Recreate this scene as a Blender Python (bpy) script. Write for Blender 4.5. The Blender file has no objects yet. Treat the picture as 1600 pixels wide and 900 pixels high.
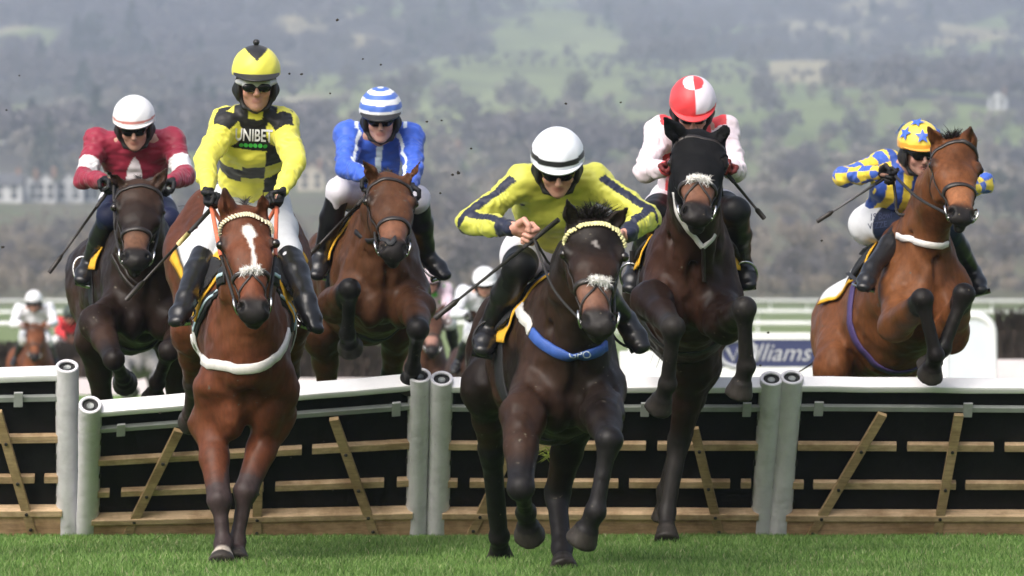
import bpy, bmesh, math, random
import numpy as np
from mathutils import Vector, Matrix, Quaternion
from mathutils.bvhtree import BVHTree

random.seed(7)
RNG = np.random.default_rng(11)
R = math.radians
SC = bpy.context.scene
COL = SC.collection

# ------------------------------------------------------------------ camera
F = 6600.0            # focal length in pixels of the 1600 px wide photograph
CAM = Vector((0.0, -22.0, 0.93))
PITCH = math.atan(110.0 / F)
cam_data = bpy.data.cameras.new('camera')
cam_data.sensor_width = 36.0
cam_data.lens = 36.0 * F / 1600.0
cam_data.clip_start = 0.5
cam_data.clip_end = 6000.0
cam = bpy.data.objects.new('camera', cam_data)
cam.location = CAM
cam.rotation_euler = (math.pi / 2 + PITCH, 0, 0)
COL.objects.link(cam)
SC.camera = cam
cam_data.dof.use_dof = True
cam_data.dof.focus_distance = 19.2
cam_data.dof.aperture_fstop = 4.5

# ------------------------------------------------------------------ sky, sun, exposure
SUN_EL, SUN_AZ = R(44), R(212)      # overcast: broad soft sun high behind the photographer's left shoulder
world = bpy.data.worlds.new('World')
SC.world = world
world.use_nodes = True
wn = world.node_tree
for n in list(wn.nodes):
    wn.nodes.remove(n)
sky = wn.nodes.new('ShaderNodeTexSky')
sky.sky_type = 'NISHITA'
sky.sun_disc = False
sky.sun_elevation = SUN_EL
sky.sun_rotation = SUN_AZ
sky.air_density = 1.0
sky.dust_density = 6.0
sky.ozone_density = 1.0
grey = wn.nodes.new('ShaderNodeHueSaturation')
grey.inputs['Saturation'].default_value = 0.72
bg = wn.nodes.new('ShaderNodeBackground')
bg.inputs['Strength'].default_value = 0.11
wo = wn.nodes.new('ShaderNodeOutputWorld')
wn.links.new(sky.outputs[0], grey.inputs['Color'])
wn.links.new(grey.outputs[0], bg.inputs['Color'])
wn.links.new(bg.outputs[0], wo.inputs[0])

sun_data = bpy.data.lights.new('sun', 'SUN')
sun_data.energy = 1.2
sun_data.angle = R(50)
sun_data.color = (1.0, 0.985, 0.96)
sun = bpy.data.objects.new('sun', sun_data)
sd = Vector((math.sin(SUN_AZ) * math.cos(SUN_EL), math.cos(SUN_AZ) * math.cos(SUN_EL), math.sin(SUN_EL)))
sun.rotation_euler = sd.to_track_quat('Z', 'Y').to_euler()
COL.objects.link(sun)

SC.view_settings.view_transform = 'Standard'
SC.view_settings.look = 'None'
SC.view_settings.exposure = 0.90
SC.view_settings.gamma = 1.0
SC.view_settings.use_curve_mapping = False
SC.cycles.use_denoising = True
SC.cycles.max_bounces = 6
SC.cycles.volume_bounces = 1
SC.cycles.transparent_max_bounces = 6

# ------------------------------------------------------------------ helpers
def ray(u, v):
    d = Vector(((u - 800.0) / F, 1.0, (450.0 - v) / F))
    c, s = math.cos(PITCH), math.sin(PITCH)
    return Vector((d.x, d.y * c - d.z * s, d.y * s + d.z * c))

def P(u, v, y):
    """the point of the place that the photograph shows at (u, v), when it stands at depth y"""
    r = ray(u, v)
    return CAM + r * ((y - CAM.y) / r.y)

def reach(parent, u, v, L, side=-1):
    """the joint seen at (u, v) that is L metres from its parent joint; side -1 nearer, +1 farther"""
    r = ray(u, v).normalized()
    oc = CAM - parent
    b = oc.dot(r)
    c = oc.dot(oc) - L * L
    disc = b * b - c
    if disc <= 0:
        q = CAM + r * (-b)
        return parent + (q - parent).normalized() * L
    return CAM + r * (-b + side * math.sqrt(disc))

def tag(o, label=None, cat=None, group=None, kind=None):
    if label: o['label'] = label
    if cat: o['category'] = cat
    if group: o['group'] = group
    if kind: o['kind'] = kind
    return o

def empty(name, loc=(0, 0, 0), label=None, cat=None, group=None):
    o = bpy.data.objects.new(name, None)
    o.empty_display_size = 0.2
    o.location = loc
    COL.objects.link(o)
    return tag(o, label, cat, group)

def world_of(o):
    m = o.matrix_parent_inverse @ o.matrix_basis
    return world_of(o.parent) @ m if o.parent else o.matrix_basis.copy()

def link(name, me, mat=None, parent=None, smooth=True):
    o = bpy.data.objects.new(name, me)
    COL.objects.link(o)
    if mat is not None:
        for m in (mat if isinstance(mat, (list, tuple)) else [mat]):
            me.materials.append(m)
    if smooth and len(me.polygons):
        me.polygons.foreach_set('use_smooth', np.ones(len(me.polygons), dtype=bool))
    if parent is not None:
        o.parent = parent
        o.matrix_parent_inverse = world_of(parent).inverted()
    return o

def np_mesh(name, V, Fq):
    """V (n,3); Fq (m,3|4) index array"""
    me = bpy.data.meshes.new(name)
    V = np.asarray(V, dtype=np.float32)
    Fq = np.asarray(Fq, dtype=np.int32)
    me.vertices.add(len(V))
    me.vertices.foreach_set('co', V.ravel())
    k = Fq.shape[1]
    me.loops.add(Fq.size)
    me.loops.foreach_set('vertex_index', Fq.ravel())
    me.polygons.add(len(Fq))
    me.polygons.foreach_set('loop_start', np.arange(0, Fq.size, k, dtype=np.int32))
    me.update(calc_edges=True)
    return me

def set_col(me, C, name='Col'):
    a = me.color_attributes.new(name, 'FLOAT_COLOR', 'POINT')
    C = np.asarray(C, dtype=np.float32)
    if C.shape[1] == 3:
        C = np.concatenate([C, np.ones((len(C), 1), np.float32)], 1)
    a.data.foreach_set('color', C.ravel())

class MB:
    """collects boxes, tubes and sheets into one mesh"""
    def __init__(self):
        self.v = []; self.f = []
    def add(self, vs, fs):
        n = len(self.v)
        self.v += [tuple(p) for p in vs]
        self.f += [tuple(i + n for i in q) for q in fs]
    def box8(self, c):
        """eight corners: bottom ring 0-3, top ring 4-7"""
        self.add(c, [(3, 2, 1, 0), (4, 5, 6, 7), (0, 1, 5, 4), (1, 2, 6, 5), (2, 3, 7, 6), (3, 0, 4, 7)])
    def box(self, lo, hi):
        x0, y0, z0 = lo; x1, y1, z1 = hi
        self.box8([(x0, y0, z0), (x1, y0, z0), (x1, y1, z0), (x0, y1, z0), (x0, y0, z1), (x1, y0, z1), (x1, y1, z1), (x0, y1, z1)])
    def tube(self, pts, rad, n=8, caps=True, closed=False):
        pts = [Vector(p) for p in pts]
        m = len(pts)
        if not hasattr(rad, '__len__'):
            rad = [rad] * m
        base = len(self.v)
        prev = None
        for i, p in enumerate(pts):
            if closed:
                t = pts[(i + 1) % m] - pts[i - 1]
            else:
                t = pts[min(i + 1, m - 1)] - pts[max(i - 1, 0)]
            if t.length < 1e-9: t = Vector((0, 0, 1))
            t.normalize()
            if prev is None:
                a = t.cross(Vector((0, 0, 1)))
                if a.length < 0.1: a = t.cross(Vector((1, 0, 0)))
            else:
                a = prev - t * prev.dot(t)
                if a.length < 1e-4: a = t.orthogonal()
            a.normalize(); prev = a
            b = t.cross(a)
            for j in range(n):
                w = 2 * math.pi * j / n
                self.v.append(tuple(p + (a * math.cos(w) + b * math.sin(w)) * rad[i]))
        for i in range(m if closed else m - 1):
            for j in range(n):
                i2 = (i + 1) % m
                self.f.append((base + i * n + j, base + i2 * n + j, base + i2 * n + (j + 1) % n, base + i * n + (j + 1) % n)[::-1])
        if caps and not closed:
            self.f.append(tuple(base + j for j in range(n)))
            self.f.append(tuple(base + (m - 1) * n + j for j in reversed(range(n))))
    def build(self, name, mat=None, parent=None, smooth=False, bevel=0.0):
        me = bpy.data.meshes.new(name)
        me.from_pydata(self.v, [], self.f)
        me.update()
        if bevel:
            bm = bmesh.new(); bm.from_mesh(me)
            bmesh.ops.bevel(bm, geom=[e for e in bm.edges if len(e.link_faces) == 2 and e.calc_face_angle(0) > 0.6], offset=bevel, segments=2, profile=0.7, affect='EDGES')
            bm.to_mesh(me); bm.free()
        return link(name, me, mat, parent, smooth)

# ------------------------------------------------------------------ materials
def new_mat(name, rough=0.6, spec=0.5, metal=0.0, coat=0.0, sheen=0.0):
    m = bpy.data.materials.new(name)
    m.use_nodes = True
    nt = m.node_tree
    p = nt.nodes['Principled BSDF']
    p.inputs['Roughness'].default_value = rough
    p.inputs['Specular IOR Level'].default_value = spec
    p.inputs['Metallic'].default_value = metal
    p.inputs['Coat Weight'].default_value = coat
    p.inputs['Sheen Weight'].default_value = sheen
    return m, nt, p

def noise(nt, scale, detail=4.0, rough=0.6, coord=None, vec_scale=None):
    n = nt.nodes.new('ShaderNodeTexNoise')
    n.inputs['Scale'].default_value = scale
    n.inputs['Detail'].default_value = detail
    n.inputs['Roughness'].default_value = rough
    src = coord
    if src is None:
        src = nt.nodes.new('ShaderNodeTexCoord').outputs['Object']
    if vec_scale:
        mp = nt.nodes.new('ShaderNodeMapping')
        mp.inputs['Scale'].default_value = vec_scale
        nt.links.new(src, mp.inputs['Vector'])
        src = mp.outputs['Vector']
    nt.links.new(src, n.inputs['Vector'])
    return n

def ramp(nt, fac, stops):
    r = nt.nodes.new('ShaderNodeValToRGB')
    e = r.color_ramp.elements
    while len(e) > 1: e.remove(e[-1])
    e[0].position = stops[0][0]; e[0].color = (*stops[0][1], 1)
    for pos, c in stops[1:]:
        x = e.new(pos); x.color = (*c, 1)
    nt.links.new(fac, r.inputs['Fac'])
    return r

def bump(nt, p, height, strength=0.3, dist=0.01):
    b = nt.nodes.new('ShaderNodeBump')
    b.inputs['Strength'].default_value = strength
    b.inputs['Distance'].default_value = dist
    nt.links.new(height, b.inputs['Height'])
    nt.links.new(b.outputs['Normal'], p.inputs['Normal'])
    return b

def mul_col(nt, a, b, fac=1.0):
    m = nt.nodes.new('ShaderNodeMix')
    m.data_type = 'RGBA'; m.blend_type = 'MULTIPLY'
    m.inputs[0].default_value = fac
    nt.links.new(a, m.inputs[6]); nt.links.new(b, m.inputs[7])
    return m.outputs[2]

def plain(name, c, rough=0.6, var=0.25, scale=12.0, bmp=0.0, bscale=60.0, **k):
    """one colour with a little wear"""
    m, nt, p = new_mat(name, rough, **k)
    n = noise(nt, scale, 5, 0.65)
    lo = tuple(x * (1 - var) for x in c); hi = tuple(min(1, x * (1 + var)) for x in c)
    r = ramp(nt, n.outputs['Fac'], [(0.3, lo), (0.7, hi)])
    nt.links.new(r.outputs['Color'], p.inputs['Base Color'])
    if bmp:
        nb = noise(nt, bscale, 3, 0.6)
        bump(nt, p, nb.outputs['Fac'], bmp, 0.004)
    return m

def attr_mat(name, rough=0.5, spec=0.4, var=(0.8, 1.15), scale=9.0, bscale=40.0, bmp=0.25, bdist=0.006, vec_scale=None, ridged=False, **k):
    """colour from the mesh's own colour attribute, with fine variation"""
    m, nt, p = new_mat(name, rough, spec, **k)
    a = nt.nodes.new('ShaderNodeVertexColor'); a.layer_name = 'Col'
    n = noise(nt, scale, 6, 0.65)
    r = ramp(nt, n.outputs['Fac'], [(0.3, (var[0],) * 3), (0.7, (var[1],) * 3)])
    c = mul_col(nt, a.outputs['Color'], r.outputs['Color'])
    nt.links.new(c, p.inputs['Base Color'])
    nb = noise(nt, bscale, 5, 0.6, vec_scale=vec_scale)
    if ridged:
        nb.noise_type = 'RIDGED_MULTIFRACTAL'; nb.normalize = True; nb.inputs['Distortion'].default_value = 0.6
    bump(nt, p, nb.outputs['Fac'], bmp, bdist)
    return m
# ================================================================== THE SETTING
PROF_D = np.array([0, 30, 40, 62, 120, 260, 400, 470, 560, 760, 950, 1300, 1700, 2100, 2600, 3200, 3700], float)
PROF_Z = np.array([0, 0, -0.12, -0.10, 1.4, 3.6, 6.0, 9.5, 15.5, 27, 40, 70, 110, 160, 228, 305, 330], float)
def _hash2(ix, iy, seed):
    h = np.sin(ix * 127.1 + iy * 311.7 + seed * 74.7) * 43758.5453
    return h - np.floor(h)
def vnoise(x, y, seed=0):
    ix, iy = np.floor(x), np.floor(y)
    fx, fy = x - ix, y - iy
    fx = fx * fx * (3 - 2 * fx); fy = fy * fy * (3 - 2 * fy)
    a = _hash2(ix, iy, seed); b = _hash2(ix + 1, iy, seed)
    c = _hash2(ix, iy + 1, seed); d = _hash2(ix + 1, iy + 1, seed)
    return (a * (1 - fx) + b * fx) * (1 - fy) + (c * (1 - fx) + d * fx) * fy
def fbm(x, y, seed=0, o=4):
    s = 0; w = 0.5
    for i in range(o):
        s = s + w * vnoise(x * 2 ** i, y * 2 ** i, seed + i); w *= 0.5
    return s / (1 - 0.5 ** o)
def ground_z(x, y):
    x = np.asarray(x, float); y = np.asarray(y, float)
    d = np.clip(y + 22.0, 0, 3700)
    z = np.interp(d, PROF_D, PROF_Z)
    far = np.clip((d - 420) / 900, 0, 1)
    z = z + far * (fbm(x / 260 + 40, y / 420, 3) - 0.5) * 46 * np.clip(d / 1800, 0.25, 1.3)
    z = z + far * (fbm(x / 60, y / 90, 9) - 0.5) * 5
    z = z + np.clip((d - 40) / 80, 0, 1) * (fbm(x / 30 + 3, y / 40, 5) - 0.5) * 0.25
    return z

def uv_of(x, y):
    z = float(ground_z(x, y)); d = y + 22
    return 800 + F * x / d, 560 - F * (z - 0.93) / d
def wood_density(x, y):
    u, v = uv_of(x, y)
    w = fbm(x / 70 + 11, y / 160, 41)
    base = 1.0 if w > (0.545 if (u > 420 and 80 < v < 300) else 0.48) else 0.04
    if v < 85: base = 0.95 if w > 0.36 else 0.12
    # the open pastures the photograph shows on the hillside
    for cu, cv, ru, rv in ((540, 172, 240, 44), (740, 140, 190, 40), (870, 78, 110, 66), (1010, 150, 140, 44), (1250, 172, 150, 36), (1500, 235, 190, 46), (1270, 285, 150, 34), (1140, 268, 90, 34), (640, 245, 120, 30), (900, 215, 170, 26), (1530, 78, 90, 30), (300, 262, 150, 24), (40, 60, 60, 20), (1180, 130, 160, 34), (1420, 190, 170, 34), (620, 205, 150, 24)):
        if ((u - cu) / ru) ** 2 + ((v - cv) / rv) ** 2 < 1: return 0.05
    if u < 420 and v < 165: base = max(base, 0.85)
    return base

# -- ground: one sheet from in front of the photographer to the far ridge
ys = np.concatenate([np.arange(-27, 6, 0.5), np.linspace(6, 60, 60), np.linspace(62, 450, 130), np.linspace(455, 3650, 330)])
def sheet(ys, half, nx):
    V = []; n = nx + 1
    for y in ys:
        w = half(y)
        xs = np.linspace(-w, w, n)
        V.append(np.stack([xs, np.full(n, y), ground_z(xs, np.full(n, y))], 1))
    V = np.concatenate(V)
    i = np.arange(len(ys) - 1)[:, None] * n + np.arange(nx)[None, :]
    i = i.ravel()
    return V, np.stack([i, i + 1, i + n + 1, i + n], 1)
V, Q = sheet(ys, lambda y: 14 + (y + 27) * 0.24, 130)
me = np_mesh('ground', V, Q)
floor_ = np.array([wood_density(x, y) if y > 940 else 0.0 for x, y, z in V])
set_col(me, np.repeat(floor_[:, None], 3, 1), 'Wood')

gm, nt, p = new_mat('turf_and_fields', 0.9, 0.15)
tc = nt.nodes.new('ShaderNodeTexCoord').outputs['Object']
sep = nt.nodes.new('ShaderNodeSeparateXYZ'); nt.links.new(tc, sep.inputs[0])
n1 = noise(nt, 1.2, 6, 0.65, tc); n2 = noise(nt, 18.0, 4, 0.7, tc)
near = ramp(nt, n1.outputs['Fac'], [(0.3, (0.045, 0.105, 0.016)), (0.55, (0.075, 0.15, 0.028)), (0.75, (0.11, 0.19, 0.045))])
fine = ramp(nt, n2.outputs['Fac'], [(0.3, (0.6, 0.6, 0.55)), (0.7, (1.2, 1.2, 1.1))])
nearc = mul_col(nt, near.outputs['Color'], fine.outputs['Color'])
# fields on the hill: cells with a colour each, broken by noise
mp = nt.nodes.new('ShaderNodeMapping'); mp.inputs['Scale'].default_value = (1 / 120, 1 / 330, 0)
nt.links.new(tc, mp.inputs['Vector'])
dn = noise(nt, 0.006, 3, 0.5, tc)
addv = nt.nodes.new('ShaderNodeVectorMath'); addv.operation = 'MULTIPLY_ADD'
nt.links.new(dn.outputs['Color'], addv.inputs[0]); addv.inputs[1].default_value = (0.9, 0.9, 0); nt.links.new(mp.outputs['Vector'], addv.inputs[2])
vo = nt.nodes.new('ShaderNodeTexVoronoi'); vo.inputs['Scale'].default_value = 1.0
nt.links.new(addv.outputs[0], vo.inputs['Vector'])
sepc = nt.nodes.new('ShaderNodeSeparateColor'); nt.links.new(vo.outputs['Color'], sepc.inputs[0])
fld = ramp(nt, sepc.outputs[0], [(0.0, (0.20, 0.25, 0.095)), (0.25, (0.26, 0.30, 0.13)), (0.45, (0.38, 0.335, 0.20)), (0.6, (0.22, 0.26, 0.105)), (0.85, (0.40, 0.37, 0.24))])
fld.color_ramp.interpolation = 'CONSTANT'
n3 = noise(nt, 0.02, 6, 0.7, tc, )
n3r = ramp(nt, n3.outputs['Fac'], [(0.3, (0.65, 0.62, 0.6)), (0.7, (1.25, 1.25, 1.25))])
fldc = mul_col(nt, fld.outputs['Color'], n3r.outputs['Color'])
# the valley floor in between: rough brown pasture and bare hedge bottoms
n4 = noise(nt, 0.05, 6, 0.7, tc)
val = ramp(nt, n4.outputs['Fac'], [(0.3, (0.10, 0.09, 0.06)), (0.5, (0.15, 0.135, 0.09)), (0.72, (0.12, 0.16, 0.06))])
def band(lo, hi):
    m = nt.nodes.new('ShaderNodeMapRange'); m.inputs[1].default_value = lo; m.inputs[2].default_value = hi
    nt.links.new(sep.outputs['Y'], m.inputs[0]); return m.outputs[0]
def mixc(f, a, b):
    m = nt.nodes.new('ShaderNodeMix'); m.data_type = 'RGBA'
    nt.links.new(f, m.inputs[0]); nt.links.new(a, m.inputs[6]); nt.links.new(b, m.inputs[7]); return m.outputs[2]
far_turf = ramp(nt, n1.outputs['Fac'], [(0.3, (0.15, 0.20, 0.08)), (0.6, (0.19, 0.235, 0.11)), (0.8, (0.23, 0.25, 0.14))])
c0 = mixc(band(6, 40), nearc, far_turf.outputs['Color'])
c1 = mixc(band(330, 400), c0, val.outputs['Color'])
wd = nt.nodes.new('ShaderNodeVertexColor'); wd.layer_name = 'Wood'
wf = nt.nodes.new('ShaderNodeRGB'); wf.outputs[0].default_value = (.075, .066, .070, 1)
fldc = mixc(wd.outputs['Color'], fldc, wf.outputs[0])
c2 = mixc(band(820, 1050), c1, fldc)
nt.links.new(c2, p.inputs['Base Color'])
bump(nt, p, n2.outputs['Fac'], 0.5, 0.03)
tag(link('ground', me, gm), kind='structure')

# -- grass on the landing side of the hurdles
def grass(name, x0, x1, y0, y1, n, hmin, hmax, wid, mat):
    x = RNG.uniform(x0, x1, n); y = RNG.uniform(y0, y1, n)
    dens = fbm(x * 1.7, y * 1.7, 21)
    h = RNG.uniform(hmin, hmax, n) * (0.55 + 0.9 * dens)
    h *= np.where((y > -.5) & (y < .9), .55, 1.0)
    a = RNG.uniform(0, 2 * np.pi, n); ln = RNG.uniform(0.15, 0.75, n)
    b = RNG.uniform(0, 2 * np.pi, n)
    w = wid * RNG.uniform(0.7, 1.3, n)
    dx, dy = np.cos(a) * w, np.sin(a) * w
    lx, ly = np.cos(b) * h * ln, np.sin(b) * h * ln
    z = ground_z(x, y)
    V = np.zeros((n, 5, 3))
    V[:, 0] = np.stack([x - dx, y - dy, z - 0.004], 1); V[:, 1] = np.stack([x + dx, y + dy, z - 0.004], 1)
    V[:, 2] = np.stack([x + dx * .8 + lx * .3, y + dy * .8 + ly * .3, z + h * .6], 1)
    V[:, 3] = np.stack([x - dx * .8 + lx * .3, y - dy * .8 + ly * .3, z + h * .6], 1)
    V[:, 4] = np.stack([x + lx, y + ly, z + h], 1)
    i = np.arange(n)[:, None] * 5
    T = np.concatenate([i + np.array([[0, 1, 2]]), i + np.array([[0, 2, 3]]), i + np.array([[3, 2, 4]])], 0)
    me = np_mesh(name, V.reshape(-1, 3), T)
    g = np.array([[0.12, 0.235, 0.048], [0.17, 0.295, 0.072], [0.24, 0.345, 0.12], [0.38, 0.37, 0.21], [0.065, 0.14, 0.03]])
    pick = RNG.choice(5, n, p=[.36, .3, .18, .04, .12])
    tint = (0.42 + 0.75 * fbm(x * 1.1 + 5, y * 1.1, 33) + .45 * fbm(x * 6, y * 6, 37))[:, None]
    set_col(me, np.repeat(g[pick] * tint, 5, 0))
    return link(name, me, mat)
blade, nt, p = new_mat('grass_blades', 0.55, 0.3)
a = nt.nodes.new('ShaderNodeVertexColor'); a.layer_name = 'Col'
nt.links.new(a.outputs['Color'], p.inputs['Base Color'])
tr = nt.nodes.new('ShaderNodeBsdfTranslucent'); nt.links.new(a.outputs['Color'], tr.inputs['Color'])
ms = nt.nodes.new('ShaderNodeMixShader'); ms.inputs[0].default_value = 0.35
nt.links.new(p.outputs[0], ms.inputs[1]); nt.links.new(tr.outputs[0], ms.inputs[2])
nt.links.new(ms.outputs[0], nt.nodes['Material Output'].inputs[0])
tag(grass('grass', -3.6, 3.6, -5.2, 0.9, 260000, 0.018, 0.046, 0.0020, blade), kind='stuff')
tag(grass('grass', -6.5, 6.5, 0.9, 30, 90000, 0.05, 0.11, 0.005, blade), kind='stuff')

# ------------------------------------------------------------------ trees and woods of the valley and the hill
bark = plain('winter_bark', (0.07, 0.058, 0.048), 0.9, 0.4, 2.0)
twig_mats = [plain('twigs_grey_brown', (0.135, 0.118, 0.120), 0.95, 0.45, 0.6),
             plain('twigs_russet', (0.25, 0.205, 0.16), 0.95, 0.45, 0.6),
             plain('leaves_evergreen', (0.045, 0.060, 0.045), 0.9, 0.45, 0.6),
             plain('twigs_pale', (0.24, 0.21, 0.175), 0.95, 0.4, 0.6)]
def crown_points(kind, n, rng):
    """leaf and twig clumps spread through an uneven crown of unit height"""
    P_ = []
    if kind == 'cone':
        z = rng.uniform(0.06, 1, n) ** 1.15
        r = (1.02 - z) * 0.27 * np.sqrt(rng.uniform(0.2, 1, n))
        a = rng.uniform(0, 2 * np.pi, n)
        return np.stack([r * np.cos(a), r * np.sin(a), z], 1)
    lobes = []
    for i in range(11):
        a = rng.uniform(0, 2 * np.pi); rr = rng.uniform(0.0, 0.27)
        lobes.append((rr * math.cos(a), rr * math.sin(a), rng.uniform(0.36, 0.84), rng.uniform(0.12, 0.22)))
    for i in range(n):
        l = lobes[rng.integers(len(lobes))]
        v = rng.normal(size=3); v /= np.linalg.norm(v)
        rr = l[3] * rng.uniform(0.25, 1) ** 0.45
        P_.append((l[0] + v[0] * rr, l[1] + v[1] * rr, l[2] + v[2] * rr * 0.85))
    return np.array(P_)
def crown_mesh(kind, n, size, seed):
    rng = np.random.default_rng(seed)
    C = crown_points(kind, n, rng)
    m = len(C)
    d = rng.normal(size=(m, 3)); d[:, 2] += 0.5; d /= np.linalg.norm(d, axis=1)[:, None]
    e = np.cross(d, rng.normal(size=(m, 3))); e /= np.linalg.norm(e, axis=1)[:, None]
    s = size * rng.uniform(0.6, 1.5, m)[:, None]
    V = np.stack([C - e * s * .42 - d * s * .4, C + e * s * .42 - d * s * .4, C + d * s], 1).reshape(-1, 3)
    return V, np.arange(3 * m).reshape(-1, 3)
def trunk_mesh(kind, seed, name):
    rng = random.Random(seed)
    b = MB()
    top = 0.85 if kind == 'cone' else 0.5
    b.tube([(0, 0, -0.03), (rng.uniform(-.01, .01), 0, top * .5), (rng.uniform(-.02, .02), rng.uniform(-.02, .02), top)], [0.026, 0.02, 0.008], 6)
    if kind != 'cone':
        for i in range(7):
            a = rng.uniform(0, 6.28); z0 = rng.uniform(.2, .48); rr = rng.uniform(.12, .3); z1 = z0 + rng.uniform(.16, .38)
            b.tube([(0, 0, z0), (rr * .5 * math.cos(a), rr * .5 * math.sin(a), (z0 + z1) / 2 + .02), (rr * math.cos(a), rr * math.sin(a), z1)], [0.012, 0.008, 0.003], 5)
    me = bpy.data.meshes.new(name); me.from_pydata(b.v, [], b.f); me.update()
    me.materials.append(bark)
    return me
TREE_KINDS = [('round', 0, 'bare grey brown broadleaf tree'), ('round', 1, 'bare russet brown broadleaf tree'),
              ('round', 3, 'pale bare twiggy tree'), ('cone', 2, 'dark green conical evergreen tree'), ('round', 2, 'dark rounded evergreen tree'), ('round', 0, 'bare grey brown spreading tree')]
PROTO = []
for i, (kd, mi, lab) in enumerate(TREE_KINDS):
    Vc, Tc = crown_mesh(kd, 620 if kd == 'round' else 420, 0.042, 100 + i)
    cm = np_mesh('crown', Vc, Tc); cm.materials.append(twig_mats[mi])
    PROTO.append((cm, trunk_mesh(kd, 50 + i, 'trunk'), lab))
tree_n = 0
def tree(x, y, h, k, group, where):
    global tree_n
    cm, tm, lab = PROTO[k]
    o = empty('tree', (x, y, float(ground_z(x, y)) - 0.1), f'{lab} {where}', 'tree', group)
    w = random.uniform(0.9, 1.25) * h
    o.scale = (w, w, h); o.rotation_euler = (0, 0, random.uniform(0, 6.28))
    for nm, m in (('crown', cm), ('trunk', tm)):
        c = bpy.data.objects.new(nm, m); COL.objects.link(c); c.parent = o
    tree_n += 1
    return o
def blocks_village(x, y, h):
    d = y + 22; u = 800 + F * x / d; vt = 560 - F * (float(ground_z(x, y)) + h - 0.93) / d
    return y < 905 and vt < 322 and (u < 270 or 440 < u < 530)
def vis_x(y): return 0.131 * (y + 22)
# nearest belt: hedgerow trees and scrub beyond the course (things, copied with shared meshes)
for i in range(150):
    y = random.uniform(395, 640); x = random.uniform(-1, 1) * vis_x(y)
    k = random.choices([0, 1, 2, 3, 4, 5], [4, 4, 2, .25, .5, 4])[0]
    h = random.uniform(3.0, 7.5)
    if blocks_village(x, y, h): continue
    tree(x, y, h, k, 'hedgerow trees beyond the course', 'in the brown belt beyond the racecourse rails')
for i in range(110):
    y = random.uniform(660, 1150); x = random.uniform(-1, 1) * vis_x(y)
    k = random.choices([0, 1, 2, 3, 4, 5], [4, 2, 1.5, .6, .8, 4])[0]
    h = random.uniform(6, 11)
    if blocks_village(x, y, h): continue
    tree(x, y, h, k, 'trees around the village', 'standing among the fields near the far village')
# scrub and woods that read as one mass
def mass(name, pts, hs, mi, n, size, seed, kind='round', squash=1.0):
    rng = np.random.default_rng(seed)
    base = [crown_mesh(kind, n, size, seed + j)[0] for j in range(4)]
    Vs = []
    for (x, y), h in zip(pts, hs):
        b = base[rng.integers(4)]
        a = rng.uniform(0, 6.28); c, s = math.cos(a), math.sin(a)
        w = h * rng.uniform(0.95, 1.35)
        V = np.empty_like(b)
        V[:, 0] = x + (b[:, 0] * c - b[:, 1] * s) * w
        V[:, 1] = y + (b[:, 0] * s + b[:, 1] * c) * w
        V[:, 2] = ground_z(x, y) + (b[:, 2] - 0.12) * h * squash
        Vs.append(V)
    V = np.concatenate(Vs)
    return tag(link(name, np_mesh(name, V, np.arange(len(V)).reshape(-1, 3)), twig_mats[mi], smooth=False), kind='stuff')
def scatter(n, y0, y1, dens, seed, bias=1.0):
    rng = np.random.default_rng(seed); out = []
    while len(out) < n:
        y = y0 + (y1 - y0) * rng.uniform() ** bias
        x = rng.uniform(-1, 1) * vis_x(y) * 1.3
        if y < 905 and blocks_village(x, y, 5.0 if y < 640 else 8.0): continue
        if rng.uniform() < dens(x, y): out.append((x, y))
    return out
pts = scatter(3300, 1000, 3000, wood_density, 5, 1.25)
hs = np.random.default_rng(6).uniform(8, 15, len(pts))
mass('woodland', pts, hs, 0, 170, 0.085, 300)
hr_ = np.random.default_rng(61); hpts = []; hh_ = []
for i in range(60):
    y0 = hr_.uniform(1050, 2600); x0 = hr_.uniform(-1, 1) * vis_x(y0); a = hr_.choice([hr_.normal(0, .12), hr_.normal(1.35, .15)]); L = hr_.uniform(60, 200)
    for j in range(int(L / 4.5)):
        hpts.append((x0 + math.cos(a) * j * 4.5 + hr_.normal(0, .8), min(y0 + math.sin(a) * j * 4.5 + hr_.normal(0, .8), 3300))); hh_.append(hr_.uniform(2.5, 5.5) if hr_.uniform() > .08 else hr_.uniform(7, 11))
mass('hedgerows', hpts, hh_, 0, 60, 0.13, 800)
pts = scatter(90, 1000, 2900, wood_density, 15, 1.2)
hs = np.random.default_rng(7).uniform(10, 19, len(pts))
mass('evergreen_woodland', pts, hs, 2, 150, 0.09, 400, 'cone')
pts = scatter(480, 700, 1500, lambda x, y: 1.0 if fbm(x / 40, y / 110, 77) > 0.5 else 0.1, 25)
hs = np.random.default_rng(8).uniform(5, 10, len(pts))
mass('hedgerow_scrub', pts, hs, 3, 170, 0.085, 500)
pts = scatter(1050, 385, 600, lambda x, y: 1.0 if fbm(x / 14, y / 60, 87) > 0.36 else 0.25, 35)
hs = np.random.default_rng(9).uniform(2.0, 4.6, len(pts))
mass('bare_scrub', pts[:600], hs[:600], 1, 230, 0.062, 600)
mass('bare_scrub', pts[600:], hs[600:], 0, 230, 0.062, 700)
rl_ = np.random.default_rng(71); lp = []
while len(lp) < 420:
    y = rl_.uniform(430, 800); x = rl_.uniform(-.135, -.085) * (y + 22) if rl_.uniform() < .8 else rl_.uniform(-.062, -.035) * (y + 22)
    if not blocks_village(x, y, 1.8): lp.append((x, y))
mass('low_scrub', lp, rl_.uniform(1.0, 2.2, len(lp)), 1, 110, 0.09, 900, squash=.9)
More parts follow.
